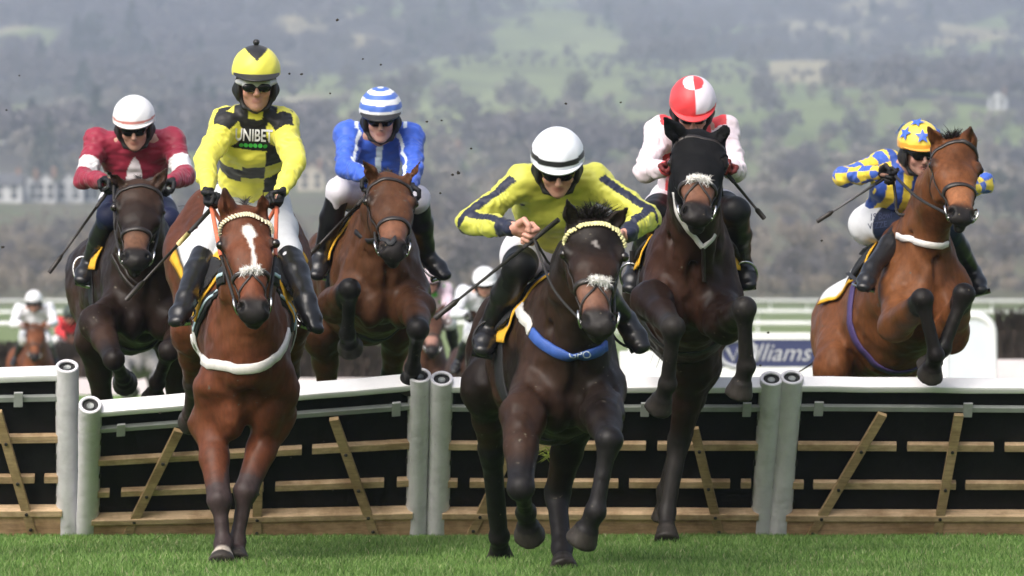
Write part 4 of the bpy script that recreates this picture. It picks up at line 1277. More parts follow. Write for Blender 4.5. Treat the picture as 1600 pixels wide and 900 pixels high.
def bridle(r, mat=None, brow=None, nose_mat=None, fleece=None, cross=False, nb=(.62, .66), thick_nose=.026):
    mat = mat or leather_m; hw = r['hw']
    e = empty('bridle', r['poll']); e.parent = r['root']; e.matrix_parent_inverse = world_of(r['root']).inverted()
    b, _, _ = head_line(r, [(.20, -.125 * hw, -.06), (.13, -.09 * hw, .0), (.10, 0, .06), (.13, .09 * hw, .0), (.20, .125 * hw, -.06)], .022, .006, 30)
    if brow is None:
        b.build('browband', mat, e, True)
    else:                                              # braided band in two colours: rows of small beads
        b2, P_, N_ = head_line(r, [(.20, -.125 * hw, -.06), (.13, -.09 * hw, .0), (.10, 0, .06), (.13, .09 * hw, .0), (.20, .125 * hw, -.06)], .02, .004, 30)
        m = MB()
        for i, (q, n_) in enumerate(zip(P_[2:-2], N_[2:-2])):
            tt = (P_[i + 3] - P_[i + 1]).normalized(); w = tt.cross(n_).normalized()
            m.tube([q + n_ * .004 - w * .009 - tt * .006, q + n_ * .011, q + n_ * .004 + w * .009 + tt * .006], [.005, .0065, .005], 6)
        m.build('browband', brow, e, True)
    nbm = nose_mat or mat
    b, P_, N_ = head_ring(r, nb[0], nb[1], thick_nose, .006); b.build('noseband', nbm, e, True)
    if fleece:
        S_ = r['S']; m = MB(); k = [i for i in range(len(P_)) if (P_[i] - Vector(r['H'](nb[0], 0, 0))).length < S_.get('fleece_w', .044)]
        k = [i - len(P_) if i > len(P_) / 2 else i for i in k]; k.sort()
        m.tube([P_[i] + N_[i] * .010 for i in k], [.015 for _ in k], 10)
        fo = m.build('fleece_noseband', fleece, e, True)
        pk = [P_[i] + N_[i] * .010 for i in k]; tn = (pk[-1] - pk[0]).normalized()
        def bs(q):
            i_ = q.integers(len(pk)); return pk[i_].lerp(pk[min(i_ + 1, len(pk) - 1)], q.uniform())
        def ds(q):
            v = Vector(q.normal(size=3)); v = v - tn * v.dot(tn) * .6 + r['f'] * .4; return v.normalized()
        V_, F_, C_ = strands(700, bs, ds, .028, .0024, (.74, .72, .68), 4, .3)
        me = np_mesh('wool', V_, F_); set_col(me, np.clip(C_, .4, .8)); link('wool', me, mane_m, fo, False)
    if cross:                                          # crossed cheeker straps down to the bit
        for k in (-1, 1):
            b, _, _ = head_line(r, [(.60, -.02 * k, .03), (.70, .02 * k, .03), (.80, .075 * k, -.02), (.845, .08 * k, -.07)], .011, .005, 20); b.build('cheeker_strap', mat, e, True)
    bits = []
    for k in (-1, 1):
        b, _, _ = head_line(r, [(.0, k * .085 * hw, -.06), (.2, k * .125 * hw, -.075), (.45, k * .10 * hw, -.085), (.66, k * .09 * hw, -.08), (.83, k * .085 * hw, -.075)], .016, .005, 24); b.build('cheekpiece', mat, e, True)
        b, _, _ = head_line(r, [(.17, k * .125 * hw, -.06), (.30, k * .115 * hw, -.16), (.36, k * .05 * hw, -.24)], .013, .004, 14); b.build('throatlatch', mat, e, True)
        h_ = r['bvh'].find_nearest(Vector(r['H'](.855, k * .09 * hw, -.072)))
        c = h_[0] + h_[1] * .010
        a1 = r['t']; a2 = (r['f'] - h_[1] * r['f'].dot(h_[1])).normalized()
        m = MB(); m.tube([c + (a1 * math.cos(w) + a2 * math.sin(w)) * .034 for w in np.linspace(0, 6.283, 18, endpoint=False)], .0052, 8, closed=True)
        m.tube([c + a1 * .034, c + a1 * .034 - h_[1] * .03], .006, 6)
        m.build('bit_ring', metal_m, e, True); bits.append(c)
    r['bits'] = bits
    return e
def rein(r, k, pts, mat=None, rad=.0075, name='rein'):
    c = r['bits'][0 if k < 0 else 1]
    q = resample([c] + [Vector(p) for p in pts], 24)
    b = MB(); b.tube(q, rad, 7); return b.build(name, mat or rubber_m, r['root'], True)
def px_strap(r, name, pix, width, mat, thick=.006, n=46, pre=(), post=(), off=.003, snap_pre=True):
    """a band lying on the coat through the places the photograph shows"""
    pts = list(pre)
    for u, v in pix:
        h_ = on_surface(r['bvh'], u, v)
        if h_ is not None: pts.append(h_[0])
    pts += list(post)
    b, P_, N_ = strap(r['bvh'], pts, width, thick, n, off)
    r['last_strap'] = BVHTree.FromPolygons(b.v, b.f)
    return b.build(name, mat, r['root'], True), P_, N_
def body_ring(r, s, width, mat, name, thick=.006, tilt=0.0):
    """a girth round the trunk at s along shoulder-hip"""
    c = r['sh'].lerp(r['hip'], s); pts = []
    for w in np.linspace(0, 2 * math.pi, 48, endpoint=False):
        d = (r['up'] * math.cos(w) + r['sd'] * math.sin(w)).normalized()
        o = c + r['ax'] * tilt * (-math.cos(w))
        h_ = r['bvh'].ray_cast(o, d)
        if h_[0] is not None and (h_[0] - o).length < .52: pts.append(h_[0])
    b, _, _ = strap(r['bvh'], pts, width, thick, 60, .003, True); return b.build(name, mat, r['root'], True)
def saddle(r, s0=.18, s1=.72, drop=1.25, colfn=None, name='saddle_cloth', off=.012):
    """number cloth moulded over the back, a small race saddle on top"""
    rows = []; n1, n2 = 26, 40
    V = []; C = []
    for i in range(n1):
        a = i / (n1 - 1); s = s0 + (s1 - s0) * a
        for j in range(n2):
            b_ = j / (n2 - 1) * 2 - 1; w = b_ * drop
            c = r['sh'].lerp(r['hip'], s)
            d = (r['up'] * math.cos(w) + r['sd'] * math.sin(w)).normalized()
            h_ = r['bvh'].ray_cast(c, d)
            q = (h_[0] + d * (off + .006 * math.sin(a * 7 + b_ * 5))) if h_[0] is not None and (h_[0] - c).length < .55 else c + d * (.34 + off)
            V.append(tuple(q)); C.append(colfn(a, b_) if colfn else (.7, .7, .7))
    Fq = [(i * n2 + j, i * n2 + j + 1, (i + 1) * n2 + j + 1, (i + 1) * n2 + j) for i in range(n1 - 1) for j in range(n2 - 1)]
    me = np_mesh(name, V, Fq); set_col(me, C)
    o = link(name, me, cloth_m, r['root']); md = o.modifiers.new('thick', 'SOLIDIFY'); md.thickness = .008; md.offset = 1
    # saddle
    g = r['g']; c = r['sh'].lerp(r['hip'], .42)
    h_ = r['bvh'].ray_cast(c, r['up']); top = (h_[0] if h_[0] is not None else c + r['up'] * .33) + r['up'] * .02
    B = Body(.014)
    B.ecap(V3(top + r['ax'] * .16 + r['up'] * .015), V3(top - r['ax'] * .18 + r['up'] * .02), V3(r['sd']), .07, .022, .12, .024, .03)
    for k in (-1, 1):
        q1 = top + r['ax'] * .08 + r['sd'] * k * .13 - r['up'] * .05; q2 = top + r['ax'] * .14 + r['sd'] * k * .24 - r['up'] * .2
        B.ecap(V3(q1), V3(q2), V3(r['ax']), .12, .015, .10, .013, .03)
    Vs, Qs = B.mesh('saddle', None, 1)
    so = link('saddle', np_mesh('saddle', Vs, Qs), black_cloth, r['root'])
    r['saddle'] = so; r['seat'] = top
    return o
def stirrup(r, foot, side, hang, mat=None, roll=0.0):
    """iron round the foot and the leather up to the saddle; foot: centre of the tread"""
    up = (hang - foot).normalized(); fw = Vector((side.y, -side.x, 0)) if abs(side.z) < .9 else Vector((0, -1, 0))
    pts = []
    for w in np.linspace(0, 2 * math.pi, 22, endpoint=False):
        pts.append(foot + up * (.055 + .075 * math.sin(w)) + side * (.058 * math.cos(w)))
    b = MB(); b.tube(pts, .0062, 7, closed=True); b.tube([foot - up * .02 - side * .045, foot - up * .02 + side * .045], .014, 8)
    s_ = b.build('stirrup', mat or metal_m, r['root'], True)
    b, _, _ = strap(r['bvh'], [foot + up * .13, hang], .022, .004, 10, .012, snap=False); b.build('stirrup_leather', black_web, s_, True)
    return s_

def hood(r, lo=-.9, hi=.64):
    """cloth hood: the coat's own shape over the head and ears, a few millimetres proud of it, with eye holes"""
    V, Q = r['V'], r['Q']
    keep = r['ta'] < hi
    rel = V - V3(r['poll']); fa = rel @ V3(r['f']); sa = rel @ V3(r['hs'])
    dist = np.linalg.norm(V - r['H'](.18, 0, -.06), axis=1)
    keep &= dist < .30
    for b0, tip in r['ears']:
        keep |= segdist(V, b0, tip)[0] < .06
    for k in (-1, 1):
        keep &= np.linalg.norm(V - r['H'](.30, k * .105 * r['hw'], -.03), axis=1) > .034
    fk = keep[Q].all(1); q = Q[fk]
    used = np.unique(q); m = np.full(len(V), -1); m[used] = np.arange(len(used))
    a = V[Q[:, 1]] - V[Q[:, 0]]; b = V[Q[:, 2]] - V[Q[:, 0]]; fn = np.cross(a, b)
    N = np.zeros_like(V)
    for k in range(4):
        for c in range(3): N[:, c] += np.bincount(Q[:, k], fn[:, c], len(V))
    N /= np.maximum(np.linalg.norm(N, axis=1)[:, None], 1e-9)
    o = link('hood', np_mesh('hood', V[used] + N[used] * .004, m[q]), hood_m, r['root'])
    md = o.modifiers.new('thick', 'SOLIDIFY'); md.thickness = .003; md.offset = 1
# ------------------------------------------------------------------ the six racehorses
def nose_of(poll, u, v, L=.56): return reach(poll, u, v, L, -1)
HS = {}
def spec(sh, hip, poll, nose, L=.56, **k):
    a = P(*poll)
    return dict(sh=P(*sh), hip=P(*hip), poll=a, nose=nose_of(a, nose[0], nose[1], L), **k)
HS['A'] = spec((222, 440, .35), (188, 452, 1.32), (218, 284, -.35), (213, 408), .55,
    FL=[(152, 505, -1), (178, 562, -1), (192, 588, 1), (196, 600, 1)], FR=[(288, 520, -1), (264, 548, -1), (246, 598, 1), (238, 628, 1)],
    HL=[(150, 530, -1), (160, 630, 1), (160, 700, 1), (160, 740, 1)], HR=[(272, 540, -1), (278, 640, 1), (275, 700, 1), (275, 740, 1)],
    ears=[(164, 264, -1), (264, 258, -1)], earlen=.17, coat=(.019, .011, .008), belly=(.048, .025, .016), legcol=(.014, .010, .009), nosecol=(.15, .075, .045),
    label='dark brown racehorse with tan muzzle ridden by the maroon jockey, over the lowered left hurdle')
HS['B'] = spec((386, 550, -2.72), (371, 400, -1.80), (384, 328, -3.3), (398, 487), .56,
    FL=[(328, 662, -2.74, 'y'), (343, 782, -2.98, 'y'), (349, 850, -3.02, 'y'), (346, 886, -3.14, 'y')],
    FR=[(428, 652, -2.70, 'y'), (384, 768, -2.90, 'y'), (370, 846, -2.92, 'y'), (367, 880, -2.99, 'y')],
    HL=[(300, 515, -1), (305, 600, 1), (300, 645, 1), (298, 660, 1)], HR=[(452, 500, -1), (450, 585, 1), (432, 640, 1), (430, 660, 1)],
    ears=[(350, 296, -1), (411, 298, -1)], earlen=.15, trunk=(.188, .335, .245, .335, .35, .29), stance=.122, coat=(.100, .033, .016), belly=(.125, .046, .021), legcol=(.045, .032, .032), nosecol=(.13, .042, .02), socks_from=.9,
    marks=[([(.215, .002, .020), (.245, .006, .026)], (.75, .73, .70)), ([(.24, -.006, .018), (.33, .010, .009), (.5, .014, .006), (.66, .020, .008)], (.75, .73, .70))],
    socks=[(0, .30, .62, (.42, .38, .33))],
    label='bright bay racehorse with white face blaze and white breastplate, landing on its forelegs')
HS['C'] = spec((592, 425, .0), (556, 440, .98), (610, 275, -.62), (616, 392), .56,
    FL=[(525, 475, -1), (546, 452, -1), (543, 522, 1), (548, 545, 1)], FR=[(650, 482, -1), (653, 515, -1), (645, 575, 1), (637, 604, 1)],
    HL=[(505, 520, -1), (512, 610, 1), (500, 690, 1), (500, 730, 1)], HR=[(622, 510, -1), (612, 585, 1), (592, 660, 1), (590, 700, 1)],
    ears=[(566, 249, -1), (660, 246, -1)], earlen=.175, coat=(.068, .030, .015), belly=(.10, .042, .020), nosecol=(.19, .085, .05),
    label='brown bay racehorse with black knees ridden by the royal blue jockey, jumping')
HS['D'] = spec((882, 562, -4.22), (836, 562, -3.28), (927, 342, -4.95), (936, 508), .57,
    FL=[(815, 652, -1), (814, 762, -1), (822, 800, 1), (828, 840, 1)], FR=[(940, 645, -1), (952, 688, -1), (930, 800, 1), (906, 850, 1)],
    HL=[(757, 605, -3.5, 'y'), (768, 705, -3.2, 'y'), (780, 838, -2.8, 'y'), (782, 879, -2.62, 'y')],
    HR=[(900, 640, -3.6, 'y'), (870, 775, -3.32, 'y'), (878, 856, -3.5, 'y'), (881, 895, -3.64, 'y')],
    ears=[(884, 310, -1), (982, 322, -1)], earlen=.165, coat=(.012, .008, .0065), belly=(.046, .022, .013), legcol=(.012, .011, .012), nosecol=(.17, .085, .058), forelock=(900, .085, .9),
    marks=[([(.25, .0, .012), (.285, .004, .006)], (.28, .26, .25))],
    label='nearly black racehorse with blue breast girth and yellow browband, foremost of the field')
HS['E'] = spec((1078, 432, -1.75), (1066, 468, -.8), (1092, 211, -2.45), (1090, 335), .56,
    FL=[(1018, 470, -1), (1052, 512, -1), (1043, 600, 1), (1027, 642, 1)], FR=[(1132, 505, -1), (1163, 482, -1), (1166, 572, 1), (1153, 620, 1)],
    HL=[(1085, 565, -1.1, 'y'), (1060, 692, -.78, 'y'), (1042, 800, -.82, 'y'), (1042, 849, -.94, 'y')],
    HR=[(1098, 560, -1.0, 'y'), (1064, 680, -.6, 'y'), (1040, 768, -.4, 'y'), (1036, 815, -.36, 'y')],
    ears=[(1038, 184, -1), (1149, 182, -1)], earlen=.19, coat=(.016, .008, .0055), belly=(.045, .018, .010), legcol=(.020, .018, .017), nosecol=(.20, .095, .06), hood=True, fleece_w=.052,
    label='dark brown racehorse wearing a black hood and white sheepskin noseband')
HS['F'] = spec((1430, 440, -.05), (1356, 528, .80), (1492, 220, -.75), (1506, 338), .57,
    FL=[(1402, 508, -1), (1441, 468, -1), (1462, 555, 1), (1452, 590, 1)], FR=[(1484, 522, -1), (1506, 460, -1), (1472, 548, 1), (1448, 578, 1)],
    HL=[(1300, 575, -1), (1298, 650, 1), (1290, 710, 1), (1290, 750, 1)], HR=[(1405, 570, -1), (1375, 630, 1), (1370, 700, 1), (1370, 740, 1)],
    ears=[(1449, 196, -1), (1517, 200, -1)], earlen=.15, coat=(.135, .050, .019), belly=(.165, .066, .026), neck=(.140, .24, .096, .165, .082, .115), nosecol=(.24, .10, .045), legcol=(.013, .011, .011), forelock=(800, .075, .95), trunk=(.205, .335, .24, .33, .25, .27),
    label='bright bay racehorse with black legs and purple girth, jumping at the right')
HR = {}
for k_ in HS:
    HR[k_] = horse(HS[k_])
# ================================================================== JOCKEYS
skin_m = attr_mat('skin', 0.5, 0.4, (0.88, 1.1), 20.0, 160.0, 0.12, 0.002)
silk_m = attr_mat('silks', 0.50, 0.30, (0.9, 1.07), 10.0, 9.0, 0.6, 0.014, sheen=0.15, ridged=True)
breech_m = attr_mat('breeches', 0.52, 0.3, (0.88, 1.06), 10.0, 13.0, 0.5, 0.010, ridged=True)
boot_m = attr_mat('boot_leather', 0.28, 0.5, (0.8, 1.2), 12.0, 60.0, 0.25, 0.004)
glove_m = attr_mat('gloves', 0.6, 0.3, (0.8, 1.2), 30.0, 120.0, 0.3, 0.003)
cap_m = attr_mat('cap_silk', 0.42, 0.4, (0.93, 1.05), 12.0, 22.0, 0.25, 0.006, sheen=0.15)
harness_m = plain('black_harness', (0.010, 0.010, 0.011), 0.6, 0.3, 40.0, 0.3, 120)
lens_m = plain('dark_lens', (0.008, 0.009, 0.010), 0.12, 0.2, 20.0, spec=0.35)
clear_m = plain('pale_goggle_frame', (0.55, 0.56, 0.58), 0.2, 0.2, 20.0)
BLACK = (.012, .012, .014); WHITE = (.76, .76, .78)

def hand(B, w, d, pn, sp, thumb, curl=1.0, g=1.0):
    """w wrist, d along the palm, pn the way the fingers close, sp across the knuckles (index side +), thumb +1/-1 unused sign of sp"""
    w, d, pn, sp = Vector(w), Vector(d).normalized(), Vector(pn).normalized(), Vector(sp).normalized()
    B.ecap(V3(w), V3(w + d * .072 * g), V3(sp), .026 * g, .018 * g, .040 * g, .016 * g, .012)
    for i, (off, ln) in enumerate(((.031, .95), (.0105, 1.05), (-.0105, 1.0), (-.030, .8))):
        p0 = w + d * .070 * g + sp * off * g
        ang = 0
        q = p0
        for L, a in ((.040, 55 + 6 * i), (.027, 80), (.021, 55)):
            ang += R(a) * curl
            dd = d * math.cos(ang) + pn * math.sin(ang)
            q2 = q + dd * L * ln * g
            B.cone(V3(q), V3(q2), .0098 * g, .0088 * g, .004)
            q = q2
    q = w + d * .022 * g + sp * .028 * g + pn * .006
    q1 = q + (sp * .7 + d * .45 + pn * .4).normalized() * .036 * g
    q2 = q1 + (d * .55 + pn * .75 - sp * .15).normalized() * .030 * g
    q3 = q2 + (pn * .5 - sp * .75 + d * .2).normalized() * .022 * g
    B.cone(V3(q), V3(q1), .014 * g, .0115 * g, .008); B.cone(V3(q1), V3(q2), .0112 * g, .010 * g, .004); B.cone(V3(q2), V3(q3), .010 * g, .008 * g, .004)

def jockey(J):
    """J: pixel skeleton and colours; returns the thing and its frames"""
    q_ = J.get('hq', 1.0)
    pel = P(*J['pelvis']); neck = P(*J['neck'])
    tor = (neck - pel).normalized()
    sd = J.get('sd', Vector((1, 0, 0))); sd = (sd - tor * sd.dot(tor)).normalized()
    front = sd.cross(tor).normalized()
    if front.y > 0: front = -front
    hc = P(*J['head'])
    look = Vector(J.get('look', (0, -1, -.3))).normalized()
    hr = Vector(J.get('hr', (1, 0, 0))); hr = (hr - look * hr.dot(look)).normalized(); hu = hr.cross(-look).normalized()
    if hu.z < 0: hu = -hu
    def hd(s_, f_, u_): return V3(hc + hr * s_ + look * f_ + hu * u_)
    arms = []; legs = []
    for k, key in ((-1, 'L'), (1, 'R')):
        s0 = P(*J['sh' + key])
        e = reach(s0, *J['el' + key][:2], J['el' + key][3] if len(J['el' + key]) > 3 else .285, J['el' + key][2])
        w = reach(e, *J['wr' + key][:2], J['wr' + key][3] if len(J['wr' + key]) > 3 else .245, J['wr' + key][2])
        h = reach(w, *J['hd' + key][:2], .085, J['hd' + key][2])
        arms.append((s0, e, w, h))
        hp = pel + sd * k * .095
        kn = reach(hp, *J['kn' + key][:2], J['kn' + key][3] if len(J['kn' + key]) > 3 else .41, J['kn' + key][2])
        an = reach(kn, *J['an' + key][:2], .40, J['an' + key][2])
        to = reach(an, *J['to' + key][:2], .17, J['to' + key][2])
        legs.append((hp, kn, an, to))
    X, Y, Z = V3(hr), V3(look), V3(hu)
    fr3 = (X, Y, Z)
    # ---- body: one continuous figure under the clothes
    B = Body(.0075 * q_)
    chest = pel.lerp(neck, .68); waist = pel.lerp(neck, .3)
    B.ecap(V3(pel), V3(waist), V3(sd), .125, .085, .11, .075, .04); B.ecap(V3(waist), V3(chest), V3(sd), .11, .075, .135, .09, .04); B.ecap(V3(chest), V3(neck), V3(sd), .135, .09, .07, .055, .04)
    for (s0, e, w, h) in arms:
        B.cone(V3(neck.lerp(s0, .5)), V3(s0), .05, .048, .03); B.cone(V3(s0), V3(e), .046, .036, .02); B.cone(V3(e), V3(w), .036, .024, .02); B.cone(V3(w), V3(w.lerp(h, .7)), .023, .02, .01)
    for (hp, kn, an, to) in legs:
        B.cone(V3(hp), V3(kn), .078, .048, .03); B.cone(V3(kn), V3(an), .048, .032, .02); B.cone(V3(an), V3(an.lerp(to, .6)), .022, .012, .015)
    B.cone(V3(neck), hd(0, -.015, -.07), .058, .052, .03)
    B.ell(hd(0, -.005, .025), fr3, (.074, .094, .105), .03); B.ell(hd(0, .030, -.062), fr3, (.055, .060, .058), .03)
    B.ell(hd(0, .068, -.098), fr3, (.026, .022, .020), .02)                         # chin
    for k in (-1, 1):
        B.ell(hd(k * .040, .066, -.030), fr3, (.024, .020, .026), .015)             # cheek bones
        B.ell(hd(k * .033, .093, .012), fr3, (.017, .012, .010), .010, sub=True)    # eye sockets
        B.ell(hd(k * .033, .078, .012), fr3, (.013, .013, .011), .004)              # eyes
        B.ell(hd(k * .078, -.005, -.005), fr3, (.012, .020, .032), .008)            # ears
        B.ell(hd(k * .010, .103, -.036), fr3, (.009, .011, .008), .006)
    B.ell(hd(0, .080, .036), fr3, (.055, .014, .012), .012)
    B.cone(hd(0, .086, .018), hd(0, .113, -.030), .008, .012, .010)
    B.ell(hd(0, .086, -.060), fr3, (.022, .010, .006), .006); B.ell(hd(0, .084, -.071), fr3, (.019, .010, .007), .006)
    B.ell(hd(0, .094, -.0655), fr3, (.024, .010, .0022), .003, sub=True)
    V, Q = B.mesh('body', None, 1)
    skin = np.array(J.get('skin', (.50, .27, .20)))
    C = np.tile(skin, (len(V), 1))
    rel = V - V3(hc); s_, f_, u_ = rel @ X, rel @ Y, rel @ Z
    C = mixcol(C, (1 - smoothstep(.75, 1.3, np.sqrt((s_ / .024) ** 2 + ((u_ + .066) / .013) ** 2))) * (f_ > .06) * .75, (.36, .13, .11))
    C = mixcol(C, (1 - smoothstep(.6, 1.2, np.sqrt(((np.abs(s_) - .042) / .03) ** 2 + ((u_ + .03) / .03) ** 2))) * (f_ > .03) * .4, (.56, .25, .20))
    if J.get('stubble'): C = mixcol(C, smoothstep(-.035, -.06, u_) * (f_ > 0) * .3, (.25, .17, .14))
    C = mixcol(C, (f_ < .02) * (u_ > -.02) * 1.0, (.05, .035, .025))                  # hair under the helmet
    bare = []
    gl = J.get('gloves')
    gparts = []
    for k, (s0, e, w, h) in zip((-1, 1), arms):
        G = Body(.0042 * q_)
        d = (h - w).normalized()
        pn = Vector(J.get('grip' + ('L' if k < 0 else 'R'), (0, -.5, -1)))
        pn = (pn - d * pn.dot(d)).normalized(); sp = d.cross(pn)
        if sp.z < 0: sp = -sp
        G.cone(V3(w.lerp(e, .12)), V3(w), .030, .026, .01)
        hand(G, w, d, pn, sp, k, 1.0, J.get('hands', 1.08))
        gparts.append(G.mesh('hand', None, 1))
    if gl is None:
        for (Vg, Qg) in gparts:
            Q = np.concatenate([Q, Qg + len(V)]); V = np.concatenate([V, Vg]); C = np.concatenate([C, np.tile(skin * np.array([1.05, 1.0, 1.0]), (len(Vg), 1))])
    root = empty('person', pel, J['label'], 'jockey', J.get('group', 'jockeys riding over the hurdles'))
    me = np_mesh('body', V, Q); set_col(me, np.clip(C, .01, 1)); link('body', me, skin_m, root)
    if gl is not None:
        for (Vg, Qg) in gparts:
            me = np_mesh('glove', Vg, Qg); set_col(me, np.tile(np.array(gl), (len(Vg), 1))); link('glove', me, glove_m, root)
    # ---- jacket
    B = Body(.0062 * q_)
    bk = J.get('bulk', 1.0)
    hem = pel.lerp(neck, J.get('hem', .06))
    B.ecap(V3(hem), V3(waist), V3(sd), .150 * bk, .108, .142 * bk, .105, .04, ea=.015); B.ecap(V3(waist), V3(chest), V3(sd), .142 * bk, .105, .170 * bk, .120, .04); B.ecap(V3(chest), V3(neck - tor * .02), V3(sd), .170 * bk, .120, .085, .066, .05)
    for (s0, e, w, h) in arms:
        B.cone(V3(neck.lerp(s0, .45) - tor * .03), V3(s0), .066, .068, .05)
        B.cone(V3(chest.lerp(s0, .6)), V3(s0), .08, .066, .05)
        B.cone(V3(s0), V3(s0.lerp(e, .6)), .068, .057, .03); B.cone(V3(s0.lerp(e, .6)), V3(e), .057, .052, .02)
        B.cone(V3(e), V3(e.lerp(w, .55)), .052, .044, .02); B.cone(V3(e.lerp(w, .55)), V3(w.lerp(e, .03)), .047, .035, .02)
    B.ecap(V3(neck - tor * .03), V3(neck + tor * .022), V3(sd), .078, .072, .066, .062, .02)
    def folds(X_, Y_, Z_):
        # creases run across the sleeves and fan over the back and the belly
        q = np.stack([X_, Y_, Z_], 1); n_ = noise3(X_, Y_, Z_, 13.0); cr = 0
        for (s0, e, w, h) in arms:
            for a_, b_, Lk in ((s0, e, 26.0), (e, w, 24.0)):
                dd, tt = segdist(q, a_, b_)
                cr = cr + .0065 * (np.abs(np.sin(tt * Lk + 5.0 * n_)) - .6) * (1 - smoothstep(.07, .10, dd)) * np.sin(math.pi * np.clip(tt, 0, 1))
        return cr + .008 * noise3(X_ * 1.3, Y_, Z_ * 1.6, 15.0) + .006 * (.5 - np.abs(noise3(X_ * .9, Y_, Z_ * 1.7, 21.0))) + .003 * noise3(X_, Y_, Z_ * 1.4, 38.0)
    V, Q = B.mesh('jacket', folds, 1)
    q = V - V3(pel); TL = (neck - pel).length
    cs, ca, cf = q @ V3(sd), (q @ V3(tor)) / TL, q @ V3(front)
    T = dict(V=V, s=cs, a=ca, f=cf)
    dist_t = np.full(len(V), 9.0)
    arm = []
    for (s0, e, w, h) in arms:
        d1, t1 = segdist(V, s0, e); d2, t2 = segdist(V, e, w)
        # angle round the sleeve, 0 on the side that faces up and forward
        du = (e - s0).normalized(); dl = (w - e).normalized()
        ref = Vector((0, -.75, .65))
        def ang(dv):
            r1 = (ref - dv * ref.dot(dv)).normalized(); r2 = dv.cross(r1)
            return lambda o: np.arctan2((V - V3(o)) @ V3(r2), (V - V3(o)) @ V3(r1))
        arm.append((d1, t1, d2, t2, ang(du)(s0), ang(dl)(e)))
    T['arm'] = arm
    on = np.zeros(len(V))
    for a_ in arm:
        on = np.maximum(on, ((np.minimum(a_[0], a_[2]) < .088) & (a_[1] > .10)) * 1.0)
    T['on'] = on > .5
    C = np.clip(J['silks'](T), .004, 1)
    me = np_mesh('jacket', V, Q); set_col(me, C); jo = link('jacket', me, silk_m, root)
    jb = bvh_of(V, Q)
    # ---- breeches
    B = Body(.0075 * q_)
    B.ecap(V3(pel - tor * .02), V3(pel + tor * .22), V3(sd), .158, .12, .128, .092, .04)
    for (hp, kn, an, to) in legs:
        B.cone(V3(hp), V3(hp.lerp(kn, .5)), .105, .086, .05); B.cone(V3(hp.lerp(kn, .5)), V3(kn), .086, .066, .03); B.cone(V3(kn), V3(kn.lerp(an, .3)), .066, .054, .02)
    V, Q = B.mesh('breeches', lambda x, y, z: .005 * noise3(x, y, z, 14.0), 1)
    C = np.tile(np.array(J.get('breeches', (.74, .75, .78))), (len(V), 1))
    if 'thigh' in J:
        fr_, cc = J['thigh']
        for (hp, kn, an, to) in legs:
            d1, t1 = segdist(V, hp, kn); d2, t2 = segdist(V, kn, an)
            C = mixcol(C, np.maximum(smoothstep(fr_ - .01, fr_ + .01, t1) * (d1 < .13), (t2 > .02) * (d2 < .1) * 1.0), cc)
    me = np_mesh('breeches', V, Q); set_col(me, C); link('breeches', me, breech_m, root)
    bb = bvh_of(V, Q)
    # ---- boots
    feet = []
    for (hp, kn, an, to) in legs:
        B = Body(.0065 * q_)
        B.cone(V3(kn.lerp(an, .12)), V3(kn.lerp(an, .45)), .061, .060, .02); B.cone(V3(kn.lerp(an, .45)), V3(an), .060, .042, .02)
        fd = (to - an).normalized(); dn = (an - kn).normalized() + Vector((0, 0, -1)); dn = (dn - fd * dn.dot(fd)).normalized()
        sx = fd.cross(dn).normalized()
        heel = an - fd * .045 + dn * .030; ball = an + fd * .10 + dn * .022; tip = an + fd * .165 + dn * .026
        B.ecap(V3(an + dn * .01), V3(ball), V3(sx), .046, .050, .050, .042, .02); B.ecap(V3(heel), V3(ball), V3(sx), .038, .034, .048, .032, .015); B.ecap(V3(ball), V3(tip), V3(sx), .050, .040, .040, .026, .015)
        V, Q = B.mesh('boot', lambda x, y, z: .003 * noise3(x, y, z, 22.0), 1)
        C = np.tile(np.array(J.get('boots', BLACK)), (len(V), 1))
        me = np_mesh('boot', V, Q); set_col(me, C); bo = link('boot', me, boot_m, root)
        b = MB(); o0 = heel + dn * .030; o1 = tip + dn * .020
        b.box8([o0 - sx * .03 + dn * .004, o0 + sx * .03 + dn * .004, o1 + sx * .03 + dn * .008, o1 - sx * .03 + dn * .008, o0 - sx * .03 - dn * .004, o0 + sx * .03 - dn * .004, o1 + sx * .03 - dn * .004, o1 - sx * .03 - dn * .004])
        b.build('sole', harness_m, bo, False, .004)
        feet.append((ball + dn * .03, fd, dn, sx))
    # ---- helmet with its silk
    hcen = hc + hu * (.045 + J.get('hlift', 0)) - look * .004
    rad = (.112, .130, .116)
    n1, n2 = 40, 96
    Vh = []; Ch = []
    for i in range(n1 + 1):
        for j in range(n2):
            az = 2 * math.pi * j / n2                       # 0 at the front
            th = (i / n1) * R(100 - 6 * math.cos(az))
            dx, dy, dz = math.sin(th) * math.sin(az), math.sin(th) * math.cos(az), math.cos(th)
            wr = 1 + .006 * math.sin(az * 9 + 2 * math.sin(th * 5)) * th
            Vh.append(tuple(hcen + hr * dx * rad[0] * wr + look * dy * rad[1] * wr + hu * dz * rad[2]))
            Ch.append(J['cap'](az if az < math.pi else az - 2 * math.pi, th / R(95)))
    Fh = [(i * n2 + j, (i + 1) * n2 + j, (i + 1) * n2 + (j + 1) % n2, i * n2 + (j + 1) % n2) for i in range(n1) for j in range(n2)]
    me = np_mesh('helmet', Vh, Fh); set_col(me, Ch)
    ho = link('helmet', me, cap_m, root); md = ho.modifiers.new('thick', 'SOLIDIFY'); md.thickness = .012; md.offset = -1
    # peak
    Vp = []; m1, m2 = 6, 24; thr = R(92)
